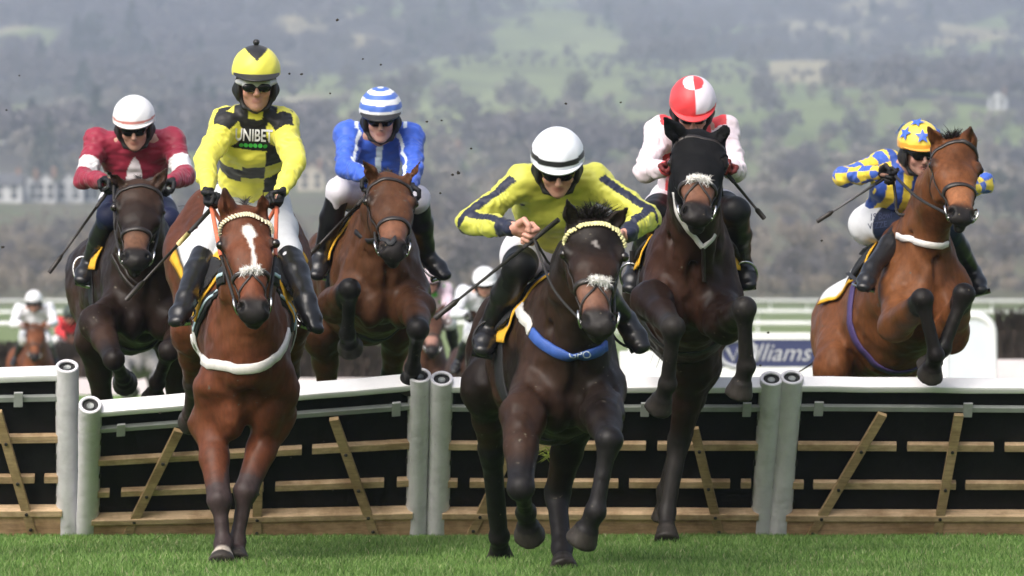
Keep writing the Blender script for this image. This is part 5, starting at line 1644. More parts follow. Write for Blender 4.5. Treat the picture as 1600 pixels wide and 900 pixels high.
    for i in range(m1 + 1):
        for j in range(m2 + 1):
            az = R(-66 + 132 * j / m2); out = (i / m1) * J.get('peak', .045) * max(0, math.cos(az * 1.25)) ** .6
            q = hcen + hr * math.sin(az) * (rad[0] + out * .2) * math.sin(thr) + look * math.cos(az) * (rad[1] + out) * math.sin(thr) + hu * (math.cos(thr) * rad[2] - out * J.get('droop', .30))
            Vp.append(tuple(q))
    Fp = [(i * (m2 + 1) + j, (i + 1) * (m2 + 1) + j, (i + 1) * (m2 + 1) + j + 1, i * (m2 + 1) + j + 1) for i in range(m1) for j in range(m2)]
    me = np_mesh('peak', Vp, Fp); set_col(me, np.tile(np.array(J['peakcol']), (len(Vp), 1))); po = link('peak', me, cap_m, ho); md = po.modifiers.new('thick', 'SOLIDIFY'); md.thickness = .007; md.offset = 0
    if J.get('pom'):
        bm = bmesh.new(); bmesh.ops.create_icosphere(bm, subdivisions=2, radius=.016)
        em = bpy.data.meshes.new('pompom'); bm.to_mesh(em); bm.free()
        for v in em.vertices: v.co = v.co * random.uniform(.85, 1.1) + hcen + hu * (rad[2] + .012)
        set_col(em, np.tile(np.array(J['pom']), (len(em.vertices), 1))); link('pompom', em, cap_m, ho)
    # harness, goggles
    B = Body(.006 * q_)
    for k in (-1, 1):
        B.ell(hd(k * .082, -.002, -.02), fr3, (.016, .050, .062), .015)
        B.cone(hd(k * .080, .012, -.05), hd(k * .055, .035, -.105), .013, .010, .01); B.cone(hd(k * .055, .035, -.105), hd(0, .048, -.122), .010, .010, .01)
        B.cone(hd(k * .080, -.02, -.03), hd(k * .06, -.06, -.06), .03, .03, .02)
    V, Q = B.mesh('harness', None, 1); link('harness', np_mesh('harness', V, Q), harness_m, root)
    B = Body(.0045 * q_)
    B.ecap(hd(-.032, .088, .008), hd(.032, .088, .008), Z, .035, .020, .035, .020, .01, ea=.03, eb=.03)
    for k in (-1, 1):
        B.cone(hd(k * .045, .080, .014), hd(k * .084, .025, .014), .020, .013, .02)
    if J.get('goggles') == 'pale':
        V, Q = B.mesh('goggles', None, 1); go = link('goggles', np_mesh('goggles', V, Q), clear_m, root)
        B = Body(.0045 * q_)
        for k in (-1, 1): B.ell(hd(k * .033, .102, -.002), (unit(X - Y * k * .25), Y, Z), (.033, .012, .023), .01)
        V, Q = B.mesh('lens', None, 1); link('lens', np_mesh('lens', V, Q), lens_m, go)
    else:
        V, Q = B.mesh('goggles', None, 1); link('goggles', np_mesh('goggles', V, Q), lens_m, root)
    return dict(root=root, jacket=jo, jb=jb, bb=bb, arms=arms, legs=legs, feet=feet, pel=pel, neck=neck, sd=sd, tor=tor, front=front, helmet=ho, hcen=hcen, hr=hr, hu=hu, look=look, rad=rad, hc=hc)

def px_text(bvh, txt, u, v, w_px, h_px, mat, parent, name='lettering', rot=0.0, off=.004, cuts=2, shear=0.0, bold=0.0, spacing=1.0):
    """letters printed on a curved surface where the photograph shows them"""
    me = text_mesh(txt, 1.0, 0, shear, spacing, bold)
    bm = bmesh.new(); bm.from_mesh(me)
    bmesh.ops.triangulate(bm, faces=bm.faces[:])
    bmesh.ops.subdivide_edges(bm, edges=bm.edges[:], cuts=cuts, use_grid_fill=True)
    xs = [q.co.x for q in bm.verts]; ys = [q.co.y for q in bm.verts]
    wx, wy = max(xs) - min(xs), max(ys) - min(ys); cx, cy = (max(xs) + min(xs)) / 2, (max(ys) + min(ys)) / 2
    for q in bm.verts:
        a = (q.co.x - cx) / wx * w_px; b_ = -(q.co.y - cy) / wy * h_px
        uu = u + a * math.cos(rot) - b_ * math.sin(rot); vv = v + a * math.sin(rot) + b_ * math.cos(rot)
        h_ = on_surface(bvh, uu, vv, off)
        q.co = h_[0] if h_ is not None else P(uu, vv, -3)
    bm.to_mesh(me); bm.free()
    return link(name, me, mat, parent, False)
def star_mesh(center, nrm, upv, r, mat, parent):
    b = MB(); sx = upv.cross(nrm).normalized(); up = nrm.cross(sx).normalized()
    pts = []
    for i in range(10):
        a = math.pi / 2 + i * math.pi / 5; q = r if i % 2 == 0 else r * .42
        pts.append(center + sx * math.cos(a) * q + up * math.sin(a) * q - nrm * (.10 * q))
    b.add([center + nrm * .001] + pts, [(0, i + 1, (i + 1) % 10 + 1) for i in range(10)])
    o = b.build('star', mat, parent); md = o.modifiers.new('thick', 'SOLIDIFY'); md.thickness = .002; md.offset = 0
    return o
def whip(a, b, label, handle=.28, col=None):
    a, b = Vector(a), Vector(b); L = (b - a).length
    e = empty('whip', a, label, 'whip', 'riding whips')
    m = MB(); m.tube([a, a.lerp(b, handle)], [.011, .010], 8); m.build('handle', rubber_m, e, True)
    m = MB(); m.tube([a.lerp(b, handle), a.lerp(b, .8)], [.008, .006], 8); m.build('shaft', col or leather_m, e, True)
    m = MB(); m.tube([a.lerp(b, .8), a.lerp(b, .84), b], [.006, .013, .012], 8); m.build('flap', leather_m, e, True)
    return e
# ------------------------------------------------------------------ colours of the silks
def full(T, c): return np.tile(np.array(c, float), (len(T['V']), 1))
MAROON = (.27, .018, .045); YEL = (.80, .75, .10); OLIVE = (.58, .58, .09); NAVY = (.012, .016, .040); ROYAL = (.045, .12, .58); PINK = (.80, .68, .74); RED = (.72, .05, .06); FBLUE = (.05, .12, .50); FYEL = (.80, .60, .06)
def star_fn(x, y, r):
    a = np.arctan2(y, x) - math.pi / 2; rr = np.hypot(x, y)
    w = 2 * math.pi / 5; a = np.abs((a + w / 2) % w - w / 2)
    lim = r * .40 / np.maximum(np.cos(w / 2 - a) * .45 + np.sin(np.maximum(w / 2 - a, 0)) * 0 + (a / (w / 2)) * .55, .2)
    tip = r * (1 - a / (w / 2)) + r * .40 * (a / (w / 2))
    return rr < tip
def silks_A(T):
    C = full(T, MAROON)
    for a in T['arm']:
        C = mixcol(C, ((a[1] > .58) & (a[1] < .86) & (a[0] < .09)) * 1.0, WHITE)
    C = mixcol(C, (star_fn(T['s'], (T['a'] - .55) * .45, .17) & ~T['on'] & (T['f'] > 0)) * 1.0, (.78, .72, .76))
    return C
def silks_B(T):
    C = full(T, YEL); s, a = T['s'], T['a']; fr = (T['f'] > -.02) & ~T['on']
    def put(m, c):
        nonlocal C; C = mixcol(C, (m & fr) * 1.0, c)
    put((np.abs(s) < .172) & (a > .79) & (a < 1.03), BLACK)
    put((np.abs(s) > .034) & (np.abs(s) < .10) & (a >= 1.0) & (a < 1.22), BLACK)
    for r_, cells in enumerate(((0, 0, 1), (1, 1, 0), (0, 0, 1))):
        lo, hi = .79 - .155 * (r_ + 1), .79 - .155 * r_
        for c_, (s0, s1) in enumerate(((-.160, -.045), (-.045, .062), (.062, .165))):
            dn = .06 if c_ == 0 else 0
            if cells[c_]: put((s > s0) & (s < s1) & (a > lo - dn) & (a <= hi - dn), BLACK)
    for k, q in zip((-1, 1), T['arm']):
        C = mixcol(C, ((q[1] < .30) & (q[1] > .02) & (q[0] < .10) & (np.abs(q[4] - k * .15) < .75)) * 1.0, BLACK)
    return C
def silks_C(T):
    C = full(T, ROYAL); s, a = T['s'], T['a']
    C = mixcol(C, ((np.abs(s) < .016) & (T['f'] > 0) & ~T['on']) * 1.0, (.62, .74, .85))
    C = mixcol(C, ((np.abs(np.abs(s) - .125) < .010) & ~T['on']) * 1.0, (.70, .78, .88))
    for k, q in zip((-1, 1), T['arm']):
        C = mixcol(C, ((np.abs(q[4] - k * .9) < .17) & (q[0] < .085) & (q[1] > .1)) * 1.0, (.70, .78, .88))
        C = mixcol(C, ((np.abs(q[5] - k * .9) < .2) & (q[2] < .07) & (q[3] > .02)) * 1.0, (.70, .78, .88))
    return C
def silks_D(T):
    C = full(T, OLIVE); s, a = T['s'], T['a']
    for k, q in zip((-1, 1), T['arm']):
        up = (q[0] < .09) & (q[1] > .16) & (q[2] > q[0] - .005)
        lo = (q[2] < .075) & (q[3] > .0) & (q[0] >= q[2] - .005)
        C = mixcol(C, (up & (np.abs(q[4] + k * .05) < .36)) * 1.0, NAVY)
        C = mixcol(C, (up & (np.abs(np.abs(q[4]) - math.pi) < .75)) * 1.0, NAVY)
        C = mixcol(C, (lo & (np.abs(q[5] + .05 * k) < .42)) * 1.0, NAVY)
        C = mixcol(C, (lo & (np.abs(np.abs(q[5]) - math.pi) < .85)) * 1.0, NAVY)
        C = mixcol(C, (lo & (q[3] > .74)) * 1.0, NAVY)
    C = mixcol(C, (a < .10) * (~T['on']) * 1.0, NAVY)
    return C
def silks_E(T):
    C = full(T, PINK); s, a = T['s'], T['a']
    C = mixcol(C, ((np.abs(s) < .16) & (a > .66) & ~T['on']) * 1.0, RED)
    C = mixcol(C, ((np.abs(np.abs(s) - .09) < .03) & (a > .1) & (a < .7) & ~T['on']) * 1.0, RED)
    for q in T['arm']:
        C = mixcol(C, ((q[3] > .94) & (q[2] < .06)) * 1.0, RED)
    return C
def silks_F(T):
    C = full(T, FYEL); s, a = T['s'], T['a']
    C = mixcol(C, ((np.floor((s + .5) / .040).astype(int) % 2 == 0) & ~T['on']) * 1.0, (.025, .07, .33))
    for q in T['arm']:
        up = T['on'] & (q[0] <= q[2]); lo = T['on'] & (q[2] < q[0])
        up &= q[0] < .09; lo &= q[2] < .08
        i = np.floor(q[1] * 3.2).astype(int); j = np.floor((q[4] + math.pi) / (math.pi / 2.5)).astype(int)
        C = mixcol(C, (up & ((i + j) % 2 == 0)) * 1.0, FBLUE)
        C = mixcol(C, (up & ((i + j) % 2 == 1)) * 1.0, FYEL)
        i = np.floor(q[3] * 3.2).astype(int); j = np.floor((q[5] + math.pi) / (math.pi / 2.5)).astype(int)
        C = mixcol(C, (lo & ((i + j) % 2 == 0)) * 1.0, FBLUE)
        C = mixcol(C, (lo & ((i + j) % 2 == 1)) * 1.0, FYEL)
    return C
def cap_A(az, th): return (.55, .20, .18) if .84 < th < .90 else (.80, .80, .82)
def cap_B(az, th):
    t_ = th * R(95); x_, z_ = math.sin(t_) * math.sin(az), math.cos(t_)
    if math.cos(az) >= 0 and abs(x_) < .60 * (z_ - .50) / .5: return BLACK
    if math.cos(az) < 0 and z_ > .1: return BLACK
    return YEL
def cap_C(az, th): return (.78, .80, .84) if int(th * 6.4 + .4) % 2 == 0 else (.07, .16, .55)
def cap_D(az, th): return BLACK if .76 < th < .885 else (.74, .77, .84)
def cap_E(az, th):
    q = (0 if az < 0.12 else 1)
    if th > .90: return RED
    if th < .28: return WHITE if q == 0 else RED
    return RED if q == 0 else (.76, .70, .80)
def cap_F(az, th): return (.80, .38, .04) if th > .86 else (.82, .62, .08)

# ------------------------------------------------------------------ the six riders
JS = {}
JS['A'] = jockey(dict(pelvis=(212, 318, .78), neck=(212, 222, .36), head=(210, 196, .22), look=(.05, -1, -.45), hr=(1, 0, .02),
    shL=(153, 222, .40), shR=(268, 220, .40), elL=(131, 280, -1), elR=(290, 276, -1), wrL=(163, 281, -1), wrR=(268, 283, -1), hdL=(178, 287, -1), hdR=(250, 290, -1),
    knL=(172, 338, -1), knR=(262, 345, -1), anL=(140, 410, 1), anR=(288, 415, 1), toL=(128, 432, -1), toR=(300, 438, -1),
    silks=silks_A, cap=cap_A, peakcol=(.80, .76, .77), peak=.02, gloves=BLACK, breeches=(.78, .79, .83), thigh=(.45, (.015, .020, .060)), skin=(.52, .29, .22),
    label='jockey in maroon silks with white armbands, white star and white cap'))
JS['B'] = jockey(dict(pelvis=(389, 322, -2.05), neck=(399, 176, -2.52), head=(400, 131, -2.60), look=(.10, -1, -.22), hr=(1, 0, -.02),
    shL=(353, 194, -2.50), shR=(442, 196, -2.50), elL=(322, 250, -1), elR=(461, 254, -1), wrL=(325, 298, -1), wrR=(440, 300, -1), hdL=(330, 322, -1), hdR=(432, 322, -1),
    gripL=(.3, -.4, -.3), gripR=(-.3, -.4, -.3),
    knL=(322, 392, -1), knR=(449, 392, -1), anL=(290, 464, -1), anR=(480, 468, -1), toL=(272, 496, -1), toR=(500, 508, -1),
    silks=silks_B, cap=cap_B, peakcol=BLACK, peak=.045, droop=.5, hlift=.018, hem=.26, gloves=BLACK, breeches=(.62, .64, .68), pom=BLACK, goggles='pale', skin=(.50, .26, .19), stubble=True, bulk=1.0,
    label='jockey sitting upright in yellow silks with black checks and yellow cap'))
JS['C'] = jockey(dict(pelvis=(582, 300, .42), neck=(594, 212, -.02), head=(595, 184, -.16), look=(.02, -1, -.30),
    shL=(545, 212, .0), shR=(640, 214, .0), elL=(540, 262, -1), elR=(646, 266, -1), wrL=(574, 278, -1), wrR=(640, 290, -1), hdL=(588, 290, -1), hdR=(632, 303, -1),
    knL=(530, 298, -1), knR=(652, 310, -1), anL=(503, 395, 1), anR=(668, 398, 1), toL=(495, 425, -1), toR=(697, 425, -1),
    silks=silks_C, cap=cap_C, peakcol=BLACK, peak=.045, droop=.45, gloves=BLACK, breeches=(.74, .72, .80), skin=(.52, .30, .24),
    label='jockey in royal blue silks with blue and white hooped cap'))
JS['D'] = jockey(dict(pelvis=(852, 398, -3.75), neck=(872, 278, -4.2), head=(871, 258, -4.42), look=(.04, -1, -.62),
    shL=(818, 284, -4.22), shR=(926, 284, -4.22), elL=(733, 346, -1, .30), elR=(1012, 340, -1, .30), wrL=(800, 357, -1, .26), wrR=(976, 366, -1, .22), hdL=(832, 362, -1), hdR=(950, 380, -1),
    gripL=(.2, -.9, -.6), gripR=(-.3, -.6, -.8),
    knL=(812, 418, -1), knR=(915, 430, -1), anL=(764, 510, 1), anR=(978, 498, 1), toL=(756, 540, -1), toR=(1002, 538, -1),
    silks=silks_D, cap=cap_D, peakcol=(.74, .77, .84), peak=.022, gloves=None, breeches=(.74, .72, .78), thigh=(.70, (.008, .008, .009)), skin=(.56, .30, .23), hands=1.15, hem=.04,
    label='jockey crouching in yellow silks with navy striped sleeves and white cap with a dark band'))
JS['E'] = jockey(dict(pelvis=(1074, 320, -1.2), neck=(1083, 202, -1.68), head=(1082, 170, -1.82), look=(0, -1, -.8),
    shL=(1032, 206, -1.64), shR=(1132, 206, -1.64), elL=(1008, 268, -1), elR=(1150, 266, -1), wrL=(1042, 262, -1), wrR=(1134, 262, -1), hdL=(1056, 252, -1), hdR=(1128, 252, -1),
    knL=(1022, 335, -1), knR=(1150, 330, -1), anL=(995, 415, 1), anR=(1160, 410, 1), toL=(985, 445, -1), toR=(1170, 440, -1),
    silks=silks_E, cap=cap_E, peakcol=RED, peak=.03, gloves=(.13, .02, .02), breeches=(.74, .70, .76), thigh=(.6, BLACK), skin=(.45, .24, .19),
    label='jockey in pale pink and red silks with red and white quartered cap'))
JS['F'] = jockey(dict(pelvis=(1382, 350, .30), neck=(1424, 262, .02), head=(1436, 236, -.12), look=(.22, -1, -.32), sd=Vector((1, .25, .2)),
    shL=(1384, 256, .10), shR=(1474, 262, -.02), elL=(1318, 276, -1), elR=(1538, 286, -1), wrL=(1370, 270, -1), wrR=(1510, 296, -1), hdL=(1396, 272, -1), hdR=(1496, 304, -1),
    gripL=(.4, -.8, -.5),
    knL=(1415, 356, -1, .34), knR=(1480, 360, -1), anL=(1362, 420, -1), anR=(1520, 425, 1), toL=(1350, 442, -1), toR=(1530, 448, -1),
    silks=silks_F, cap=cap_F, peakcol=(.75, .36, .05), peak=.02, gloves=BLACK, breeches=(.76, .77, .80), thigh=(.50, (.010, .016, .040)), skin=(.48, .27, .21),
    label='jockey in blue and yellow striped silks with yellow cap bearing blue stars'))
# ================================================================== TACK, WHIPS, LETTERING
YC = (.80, .44, .035); BC = (.016, .016, .020); WC = (.72, .72, .72)
def cloth_black(a, b):
    if a < .10 or a > .90 or abs(b) > .82: return YC
    return BC
def cloth_white(a, b):
    if a < .40 or abs(b) > .86: return YC
    if .80 < abs(b) < .86: return BC
    return WC
def cloth_D(a, b):
    if a < .08 or abs(b) > .78: return YC
    if a < .12: return (.05, .16, .45)
    return BC
def cloth_F(a, b):
    if a < .05 or abs(b) > .93: return YC
    return WC if a > .5 else BC
for k_, fn in (('A', cloth_black), ('B', cloth_white), ('C', cloth_black), ('D', cloth_D), ('E', cloth_black), ('F', cloth_F)):
    r = HR[k_]
    saddle(r, .16 if k_ != 'B' else .20, .95 if k_ == 'F' else .80, {'B': 1.35, 'F': 1.02}.get(k_, 1.28), fn)
pale_bead = plain('yellow_white_braid', (.70, .66, .33), .5, .25, 60.0)
white_bead = plain('white_gold_braid', (.66, .60, .42), .4, .25, 60.0)
bridle(HR['A'], leather_m); bridle(HR['B'], leather_m, brow=white_bead, fleece=fleece_m, cross=True)
bridle(HR['C'], leather_m); bridle(HR['D'], leather_m, brow=pale_bead, fleece=fleece_m, cross=True)
hood(HR['E']); bridle(HR['E'], leather_m, fleece=fleece_m, cross=True); bridle(HR['F'], leather_m)

# reins
def reins(k_, mat=None, sag=.06, rad=.0075):
    r, j = HR[k_], JS[k_]
    for i, k in enumerate((-1, 1)):
        w, h = j['arms'][i][2], j['arms'][i][3]
        grip = w.lerp(h, .95)
        c = r['bits'][i]; m = c.lerp(grip, .5) + Vector((k * .01, 0, -sag))
        if k_ == 'B':
            rein(r, k, [m], rubber_m, .007)
            b_ = MB(); b_.tube([m.lerp(c, -.02), m.lerp(grip, .5), grip, grip + Vector((0, .05, -.03))], .010, 7); b_.build('rein_grip', mat, r['root'], True)
        else:
            rein(r, k, [m, grip, grip + Vector((0, .05, -.03))], mat, rad)
        # loose loop of the rein hanging on the shoulder
    a, b = j['arms'][0], j['arms'][1]
    ga, gb = a[2].lerp(a[3], .95), b[2].lerp(b[3], .95)
    mid = (ga + gb) / 2 + Vector((0, .12, -.20))
    h_ = r['bvh'].find_nearest(mid); mid2 = mid if (mid - h_[0]).dot(h_[1]) > .01 else h_[0] + h_[1] * .02
    b_ = MB(); b_.tube(resample([ga, ga.lerp(mid2, .5) + Vector((0, 0, -.02)), mid2, gb.lerp(mid2, .5) + Vector((0, 0, -.02)), gb], 20), rad, 7); b_.build('rein_loop', mat or rubber_m, r['root'], True)
reins('A'); reins('B', orange_m, .01, .009); reins('C'); reins('D', rubber_m, .05, .0055); reins('E'); reins('F', rubber_m, .02, .008)

# breastplates and girths
px_strap(HR['A'], 'martingale_strap', [(166, 362), (176, 398), (192, 430), (214, 454)], .022, leather_m)
px_strap(HR['A'], 'martingale_strap', [(172, 360), (183, 396), (200, 428), (220, 446)], .014, leather_m)
px_strap(HR['B'], 'breastplate', [(303, 528), (313, 552), (340, 570), (374, 577), (410, 572), (436, 552), (450, 518)], .050, white_web, .009)
pb = plain('pale_blue_trim', (.45, .60, .66), .6, .1, 20.0)
for pts_ in ([(352, 428), (332, 466), (306, 516)], [(424, 428), (440, 468), (455, 516)]):
    px_strap(HR['B'], 'girth_strap', pts_, .085, black_web, .008); px_strap(HR['B'], 'girth_trim', pts_, .018, pb, .004, off=.013)
px_strap(HR['C'], 'breastplate', [(540, 345), (556, 362), (580, 376), (612, 382), (640, 376), (656, 362)], .028, black_web, .007)
px_strap(HR['D'], 'breast_girth', [(832, 520), (846, 535), (868, 549), (896, 556), (924, 552), (946, 540), (962, 522)], .052, blue_web, .010)
px_text(HR['D']['last_strap'], 'GPO', 906, 554, 34, 10, plain('grey_print', (.55, .62, .70), .5, .05, 20.0), HR['D']['root'], off=.003)
px_strap(HR['D'], 'girth_strap', [(812, 478), (820, 498), (830, 516)], .058, fleece_m, .010)
px_strap(HR['E'], 'breastplate', [(1054, 300), (1058, 328), (1072, 354), (1097, 386)], .026, white_web, .007)
px_strap(HR['E'], 'breastplate', [(1140, 318), (1132, 346), (1116, 366), (1098, 386)], .026, white_web, .007)
px_strap(HR['E'], 'martingale_strap', [(1098, 388), (1099, 412), (1100, 440)], .02, leather_m)
px_strap(HR['F'], 'breastplate', [(1402, 368), (1424, 374), (1450, 382), (1480, 381), (1500, 370)], .036, white_web, .008)
for k_, m_ in (('A', black_web), ('B', white_web), ('C', black_web), ('D', black_web), ('E', black_web)):
    body_ring(HR[k_], .30, .09, m_, 'girth')
body_ring(HR['F'], .42, .06, purple_web, 'girth', .008, -.03)

# stirrups under the feet
for k_ in 'ABCDEF':
    r, j = HR[k_], JS[k_]
    for i, k in enumerate((-1, 1)):
        ball, fd, dn, sx = j['feet'][i]
        hang = r['seat'] + r['sd'] * k * .27 - r['up'] * .18 + r['ax'] * .08
        if sx.x < 0: sx = -sx
        stirrup(r, ball + dn * .012, sx, hang, black_web if k_ == 'D' else metal_m)

# whips, each held in a hand
def grip_of(k_, i):
    w, h = JS[k_]['arms'][i][2], JS[k_]['arms'][i][3]; return w.lerp(h, .95)
def whip_px(k_, i, a, b, da, db, label, **kw):
    g_ = grip_of(k_, i)
    A_ = P(a[0], a[1], g_.y + da); B_ = P(b[0], b[1], g_.y + db)
    # shift so that the handle passes through the closed hand
    return whip(A_, B_, label, **kw)
whip_px('A', 0, (180, 283), (77, 426), -.02, .10, 'black whip held by the jockey in maroon, slanting down to the left')
yb_ = plain('yellow_tape', (.62, .50, .22), .5, .2, 40.0)
wb = whip_px('B', 0, (338, 318), (198, 468), -.02, .35, 'black whip with a yellow band held by the jockey in black checks')
whip_px('C', 0, (592, 286), (478, 404), -.02, .30, 'black whip held along the leg of the jockey in royal blue')
whip_px('D', 0, (873, 343), (680, 497), -.10, .15, 'long black whip held by the bare handed jockey in yellow', col=rubber_m)
whip_px('E', 1, (1128, 262), (1194, 341), -.02, .15, 'black padded whip sticking out right of the black hooded horse')
whip_px('F', 0, (1404, 264), (1277, 346), -.03, .2, 'thick grey whip held by the jockey with the starred cap', col=plain('grey_whip', (.10, .10, .105), .5, .2, 30.0))
h0, h1 = P(338, 318, grip_of('B', 0).y - .02), P(198, 468, grip_of('B', 0).y + .35)
b = MB(); b.tube([h0.lerp(h1, .30), h0.lerp(h1, .42)], .0115, 8); b.build('band', yb_, wb, True)

# lettering on the silks and tack
lw = plain('white_print', (.72, .72, .74), .5, .05, 20.0); lg = plain('green_print', (.05, .42, .06), .5, .05, 20.0); ln = plain('navy_print', (.03, .04, .10), .5, .05, 20.0)
J = JS['B']
px_text(J['jb'], 'UNIBET', 397, 211, 60, 19, lw, J['jacket'], rot=.05, bold=.022)
for i in range(6):
    m = MB(); c = on_surface(J['jb'], 377 + i * 7.4, 226 + i * .4, .004)
    if c is None: continue
    n_ = c[1]; a1 = n_.orthogonal().normalized(); a2 = n_.cross(a1)
    m.add([c[0]] + [c[0] + (a1 * math.cos(t) + a2 * math.sin(t)) * .0105 for t in np.linspace(0, 6.283, 14, endpoint=False)], [(0, 1 + q, 1 + (q + 1) % 14) for q in range(14)])
    m.build('dot', lg, J['jacket'])
J = JS['F']
px_text(J['bb'], '1S Bowl', 1378, 338, 34, 11, ln, J['root'], rot=-.12, shear=.2)
px_text(J['bb'], 'VIZZE', 1372, 352, 30, 9, ln, J['root'], rot=-.12)
hc, hr_, lk, hu_, rd = J['hcen'], J['hr'], J['look'], J['hu'], J['rad']
for az, th in ((-.18, .62), (-1.15, .60), (.95, .62), (-.7, 1.15 * .0 + .18), (2.2, .6), (-2.2, .6)):
    t_ = th * R(95)
    d = hr_ * math.sin(t_) * math.sin(az) * rd[0] + lk * math.sin(t_) * math.cos(az) * rd[1] + hu_ * math.cos(t_) * rd[2]
    nn = (hr_ * math.sin(t_) * math.sin(az) / rd[0] + lk * math.sin(t_) * math.cos(az) / rd[1] + hu_ * math.cos(t_) / rd[2]).normalized()
    star_mesh(hc + d + nn * .010, nn, hu_, .042, plain('blue_star', (.05, .13, .55), .45, .05, 20.0), J['helmet'])

# ================================================================== THE FIELD BEHIND, AND FLYING TURF
def moved(q, o, n, k, dy):
    q = list(q); q[0] = n[0] + (q[0] - o[0]) * k; q[1] = n[1] + (q[1] - o[1]) * k
    return q
HSPEC = dict(
    A=dict(sh=(222, 440, .35), hip=(188, 452, 1.32), poll=(218, 284, -.35), nose=(213, 408), FL=[(152, 505, -1), (178, 562, -1), (192, 588, 1), (196, 600, 1)], FR=[(288, 520, -1), (264, 548, -1), (246, 598, 1), (238, 628, 1)],
      HL=[(160, 560, -1), (172, 650, 1), (165, 720, 1), (165, 760, 1)], HR=[(272, 560, -1), (262, 650, 1), (265, 720, 1), (265, 760, 1)], ears=[(164, 264, -1), (264, 258, -1)]),
    C=dict(sh=(592, 425, .0), hip=(556, 440, .98), poll=(610, 275, -.62), nose=(616, 392), FL=[(530, 490, -1), (546, 560, -1), (543, 640, 1), (548, 680, 1)], FR=[(650, 482, -1), (653, 515, -1), (645, 575, 1), (637, 604, 1)],
      HL=[(505, 540, -1), (520, 620, 1), (510, 700, 1), (510, 740, 1)], HR=[(622, 530, -1), (612, 620, 1), (602, 700, 1), (600, 740, 1)], ears=[(566, 249, -1), (660, 246, -1)]))
JSPEC = dict(
    A=dict(pelvis=(212, 318, .78), neck=(212, 222, .36), head=(210, 196, .22), shL=(153, 222, .40), shR=(268, 220, .40), elL=(131, 280, -1), elR=(290, 276, -1), wrL=(163, 281, -1), wrR=(268, 283, -1), hdL=(178, 287, -1), hdR=(250, 290, -1),
      knL=(172, 338, -1), knR=(262, 345, -1), anL=(140, 410, 1), anR=(288, 415, 1), toL=(128, 432, -1), toR=(300, 438, -1)),
    C=dict(pelvis=(582, 300, .42), neck=(594, 212, -.02), head=(595, 184, -.16), shL=(545, 212, .0), shR=(640, 214, .0), elL=(540, 262, -1), elR=(646, 266, -1), wrL=(574, 278, -1), wrR=(640, 290, -1), hdL=(588, 290, -1), hdR=(632, 303, -1),
      knL=(530, 298, -1), knR=(652, 310, -1), anL=(503, 395, 1), anR=(668, 398, 1), toL=(495, 425, -1), toR=(697, 425, -1)))
def far_horse(which, o, n, y, label, **kw):
    k = 22.2 / (y + 22); s = {}
    for key, val in HSPEC[which].items():
        if isinstance(val, list): s[key] = [moved(q, o, n, k, 0) for q in val]
        else: s[key] = moved(val, o, n, k, 0)
    for key in ('sh', 'hip', 'poll'): s[key][2] += y
    a = P(*s['poll'])
    sp = dict(sh=P(*s['sh']), hip=P(*s['hip']), poll=a, nose=reach(a, s['nose'][0], s['nose'][1], .55, -1), h=.022, label=label, group='racehorses following behind', mane_n=120, **{q: s[q] for q in ('FL', 'FR', 'HL', 'HR', 'ears')}, **kw)
    r = horse(sp); bridle(r); return r
def far_jockey(which, o, n, y, label, **kw):
    k = 22.2 / (y + 22); s = {}
    for key, val in JSPEC[which].items(): s[key] = moved(val, o, n, k, 0)
    for key in ('pelvis', 'neck', 'head', 'shL', 'shR'): s[key][2] += y
    return jockey(dict(s, label=label, group='jockeys following behind', hq=1.9, look=(0, -1, -.3), **kw))
def silk1(c1, c2=None, c3=None, band=(.25, .62)):
    def fn(T):
        C = full(T, c1)
        if c2 is not None: C = mixcol(C, ((T['a'] > band[0]) & (T['a'] < band[1]) & ~T['on']) * 1.0, c2)
        if c3 is not None:
            C = mixcol(C, ((np.sin(T['s'] * 40) * np.sin(T['a'] * 20) > .3) & ~T['on']) * 1.0, c3)
        return C
    return fn
one = lambda c: (lambda az, th: c)
far_horse('A', (210, 180), (53, 466), 33, 'bay racehorse galloping behind the left hurdle under a white clad jockey', coat=(.16, .055, .022))
far_jockey('A', (210, 180), (53, 466), 33, 'jockey in white silks with dark green hoops and white cap, far left', silks=silk1((.76, .77, .82), (.03, .06, .05)), cap=one((.78, .79, .82)), peakcol=(.02, .02, .02), gloves=(.3, .2, .18))
far_horse('C', (595, 165), (110, 486), 43, 'dark bay racehorse galloping far behind under a red clad jockey', coat=(.09, .035, .018))
far_jockey('C', (595, 165), (110, 486), 43, 'jockey in red silks with black cap, far left behind the white clad jockey', silks=silk1((.62, .03, .04), (.03, .02, .02), None, (.45, .7)), cap=one((.03, .05, .04)), peakcol=(.02, .02, .02), gloves=(.5, .05, .05))
far_horse('A', (222, 440), (222, 545), 30, 'grey racehorse seen between the legs of the dark brown horse', coat=(.22, .22, .23), belly=(.30, .30, .31), legcol=(.14, .14, .145))
far_horse('A', (210, 180), (757, 434), 17, 'dark brown racehorse galloping behind the middle hurdle under a pale grey jockey', coat=(.05, .025, .016))
far_jockey('A', (210, 180), (757, 434), 17, 'jockey in pale grey silks and white cap behind the front jockey', silks=silk1((.62, .64, .70)), cap=one((.76, .77, .80)), peakcol=(.74, .75, .78), gloves=(.05, .05, .05))
far_horse('C', (616, 392), (676, 548), 20, 'bay racehorse with pale muzzle following beside the pale grey jockey', coat=(.075, .035, .022), nosecol=(.36, .20, .16))
far_jockey('C', (616, 392), (684, 548), 20, 'jockey in pink silks with green spots, partly hidden by the royal blue jockey', silks=silk1((.66, .52, .60), None, (.10, .55, .06)), cap=one((.55, .45, .50)), peakcol=(.4, .3, .35), gloves=(.4, .3, .3))

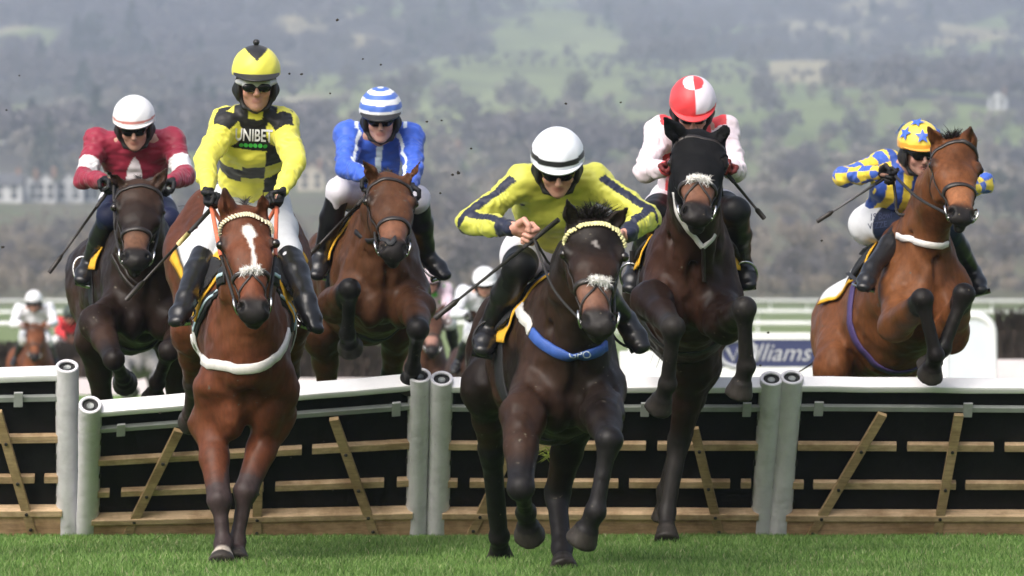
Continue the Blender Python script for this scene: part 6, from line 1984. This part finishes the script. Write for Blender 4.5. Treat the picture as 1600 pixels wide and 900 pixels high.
# clods of turf thrown up by the hooves
clod_m = plain('soil_clods', (.03, .024, .018), .95, .4, 40.0)
for (u, v, y, s) in ((452, 115, -2, .010), (527, 31, -2, .012), (471, 116, -1, .011), (516, 146, -2.5, .008), (595, 101, -1, .009), (567, 92, -2, .008), (667, 190, -2, .011), (690, 188, -1, .009), (716, 270, -2, .015), (707, 273, -2, .011), (884, 162, -2, .010),
    (970, 160, -1, .009), (968, 377, -2, .012), (1284, 376, -1, .010), (240, 378, -1, .008), (4, 386, -1, .014), (10, 172, -2, .008), (736, 232, -3, .008), (1200, 520, -1, .010), (862, 770, -3, .007), (905, 552, -4.9, .006), (520, 766, -1.5, .008), (506, 690, -1.5, .007), (455, 715, -1.5, .006), (250, 645, -1, .010), (688, 302, -2, .009), (1188, 571, -1, .010), (30, 118, -1, .007)):
    bm = bmesh.new(); bmesh.ops.create_icosphere(bm, subdivisions=2, radius=s * .6)
    for w in bm.verts: w.co = Vector((w.co.x * random.uniform(.6, 1.4), w.co.y * random.uniform(.6, 1.3), w.co.z * random.uniform(.5, 1.2)))
    me = bpy.data.meshes.new('turf_clod'); bm.to_mesh(me); bm.free()
    o = link('turf_clod', me, clod_m, None, False); o.location = P(u, v, y)
    tag(o, 'small dark clod of turf flying through the air', 'clod', 'clods of turf thrown up by the hooves')
# a torn tuft of grass
c = P(862, 706, -2.4); n = 60; Vs = []; 
for i in range(n):
    a = random.uniform(0, 6.28); L = random.uniform(.05, .11); b0 = c + Vector((random.gauss(0, .02), random.gauss(0, .02), random.gauss(0, .025)))
    d = Vector((math.cos(a), math.sin(a), random.uniform(-1, .8))).normalized(); s_ = d.orthogonal().normalized() * .003
    Vs += [b0 - s_, b0 + s_, b0 + d * L]
me = np_mesh('grass_tuft', Vs, np.arange(3 * n).reshape(-1, 3)); set_col(me, np.tile(np.array((.22, .27, .04)), (3 * n, 1)))
tag(link('grass_tuft', me, blade, None, False), 'torn tuft of yellow green grass flying between the legs of the front horse', 'grass tuft')
# ================================================================== HAZE
b = MB(); b.box((-1150, -32, -6), (1150, 3720, 480))
hz, nt, p = new_mat('haze_air')
nt.nodes.remove(p)
pv = nt.nodes.new('ShaderNodeVolumePrincipled')
pv.inputs['Color'].default_value = (0.72, 0.81, 1.0, 1)
pv.inputs['Density'].default_value = 0.00043
pv.inputs['Anisotropy'].default_value = 0.2
nt.links.new(pv.outputs[0], nt.nodes['Material Output'].inputs['Volume'])
hz.cycles.homogeneous_volume = True if hasattr(hz.cycles, 'homogeneous_volume') else False
tag(b.build('haze', hz), kind='stuff')
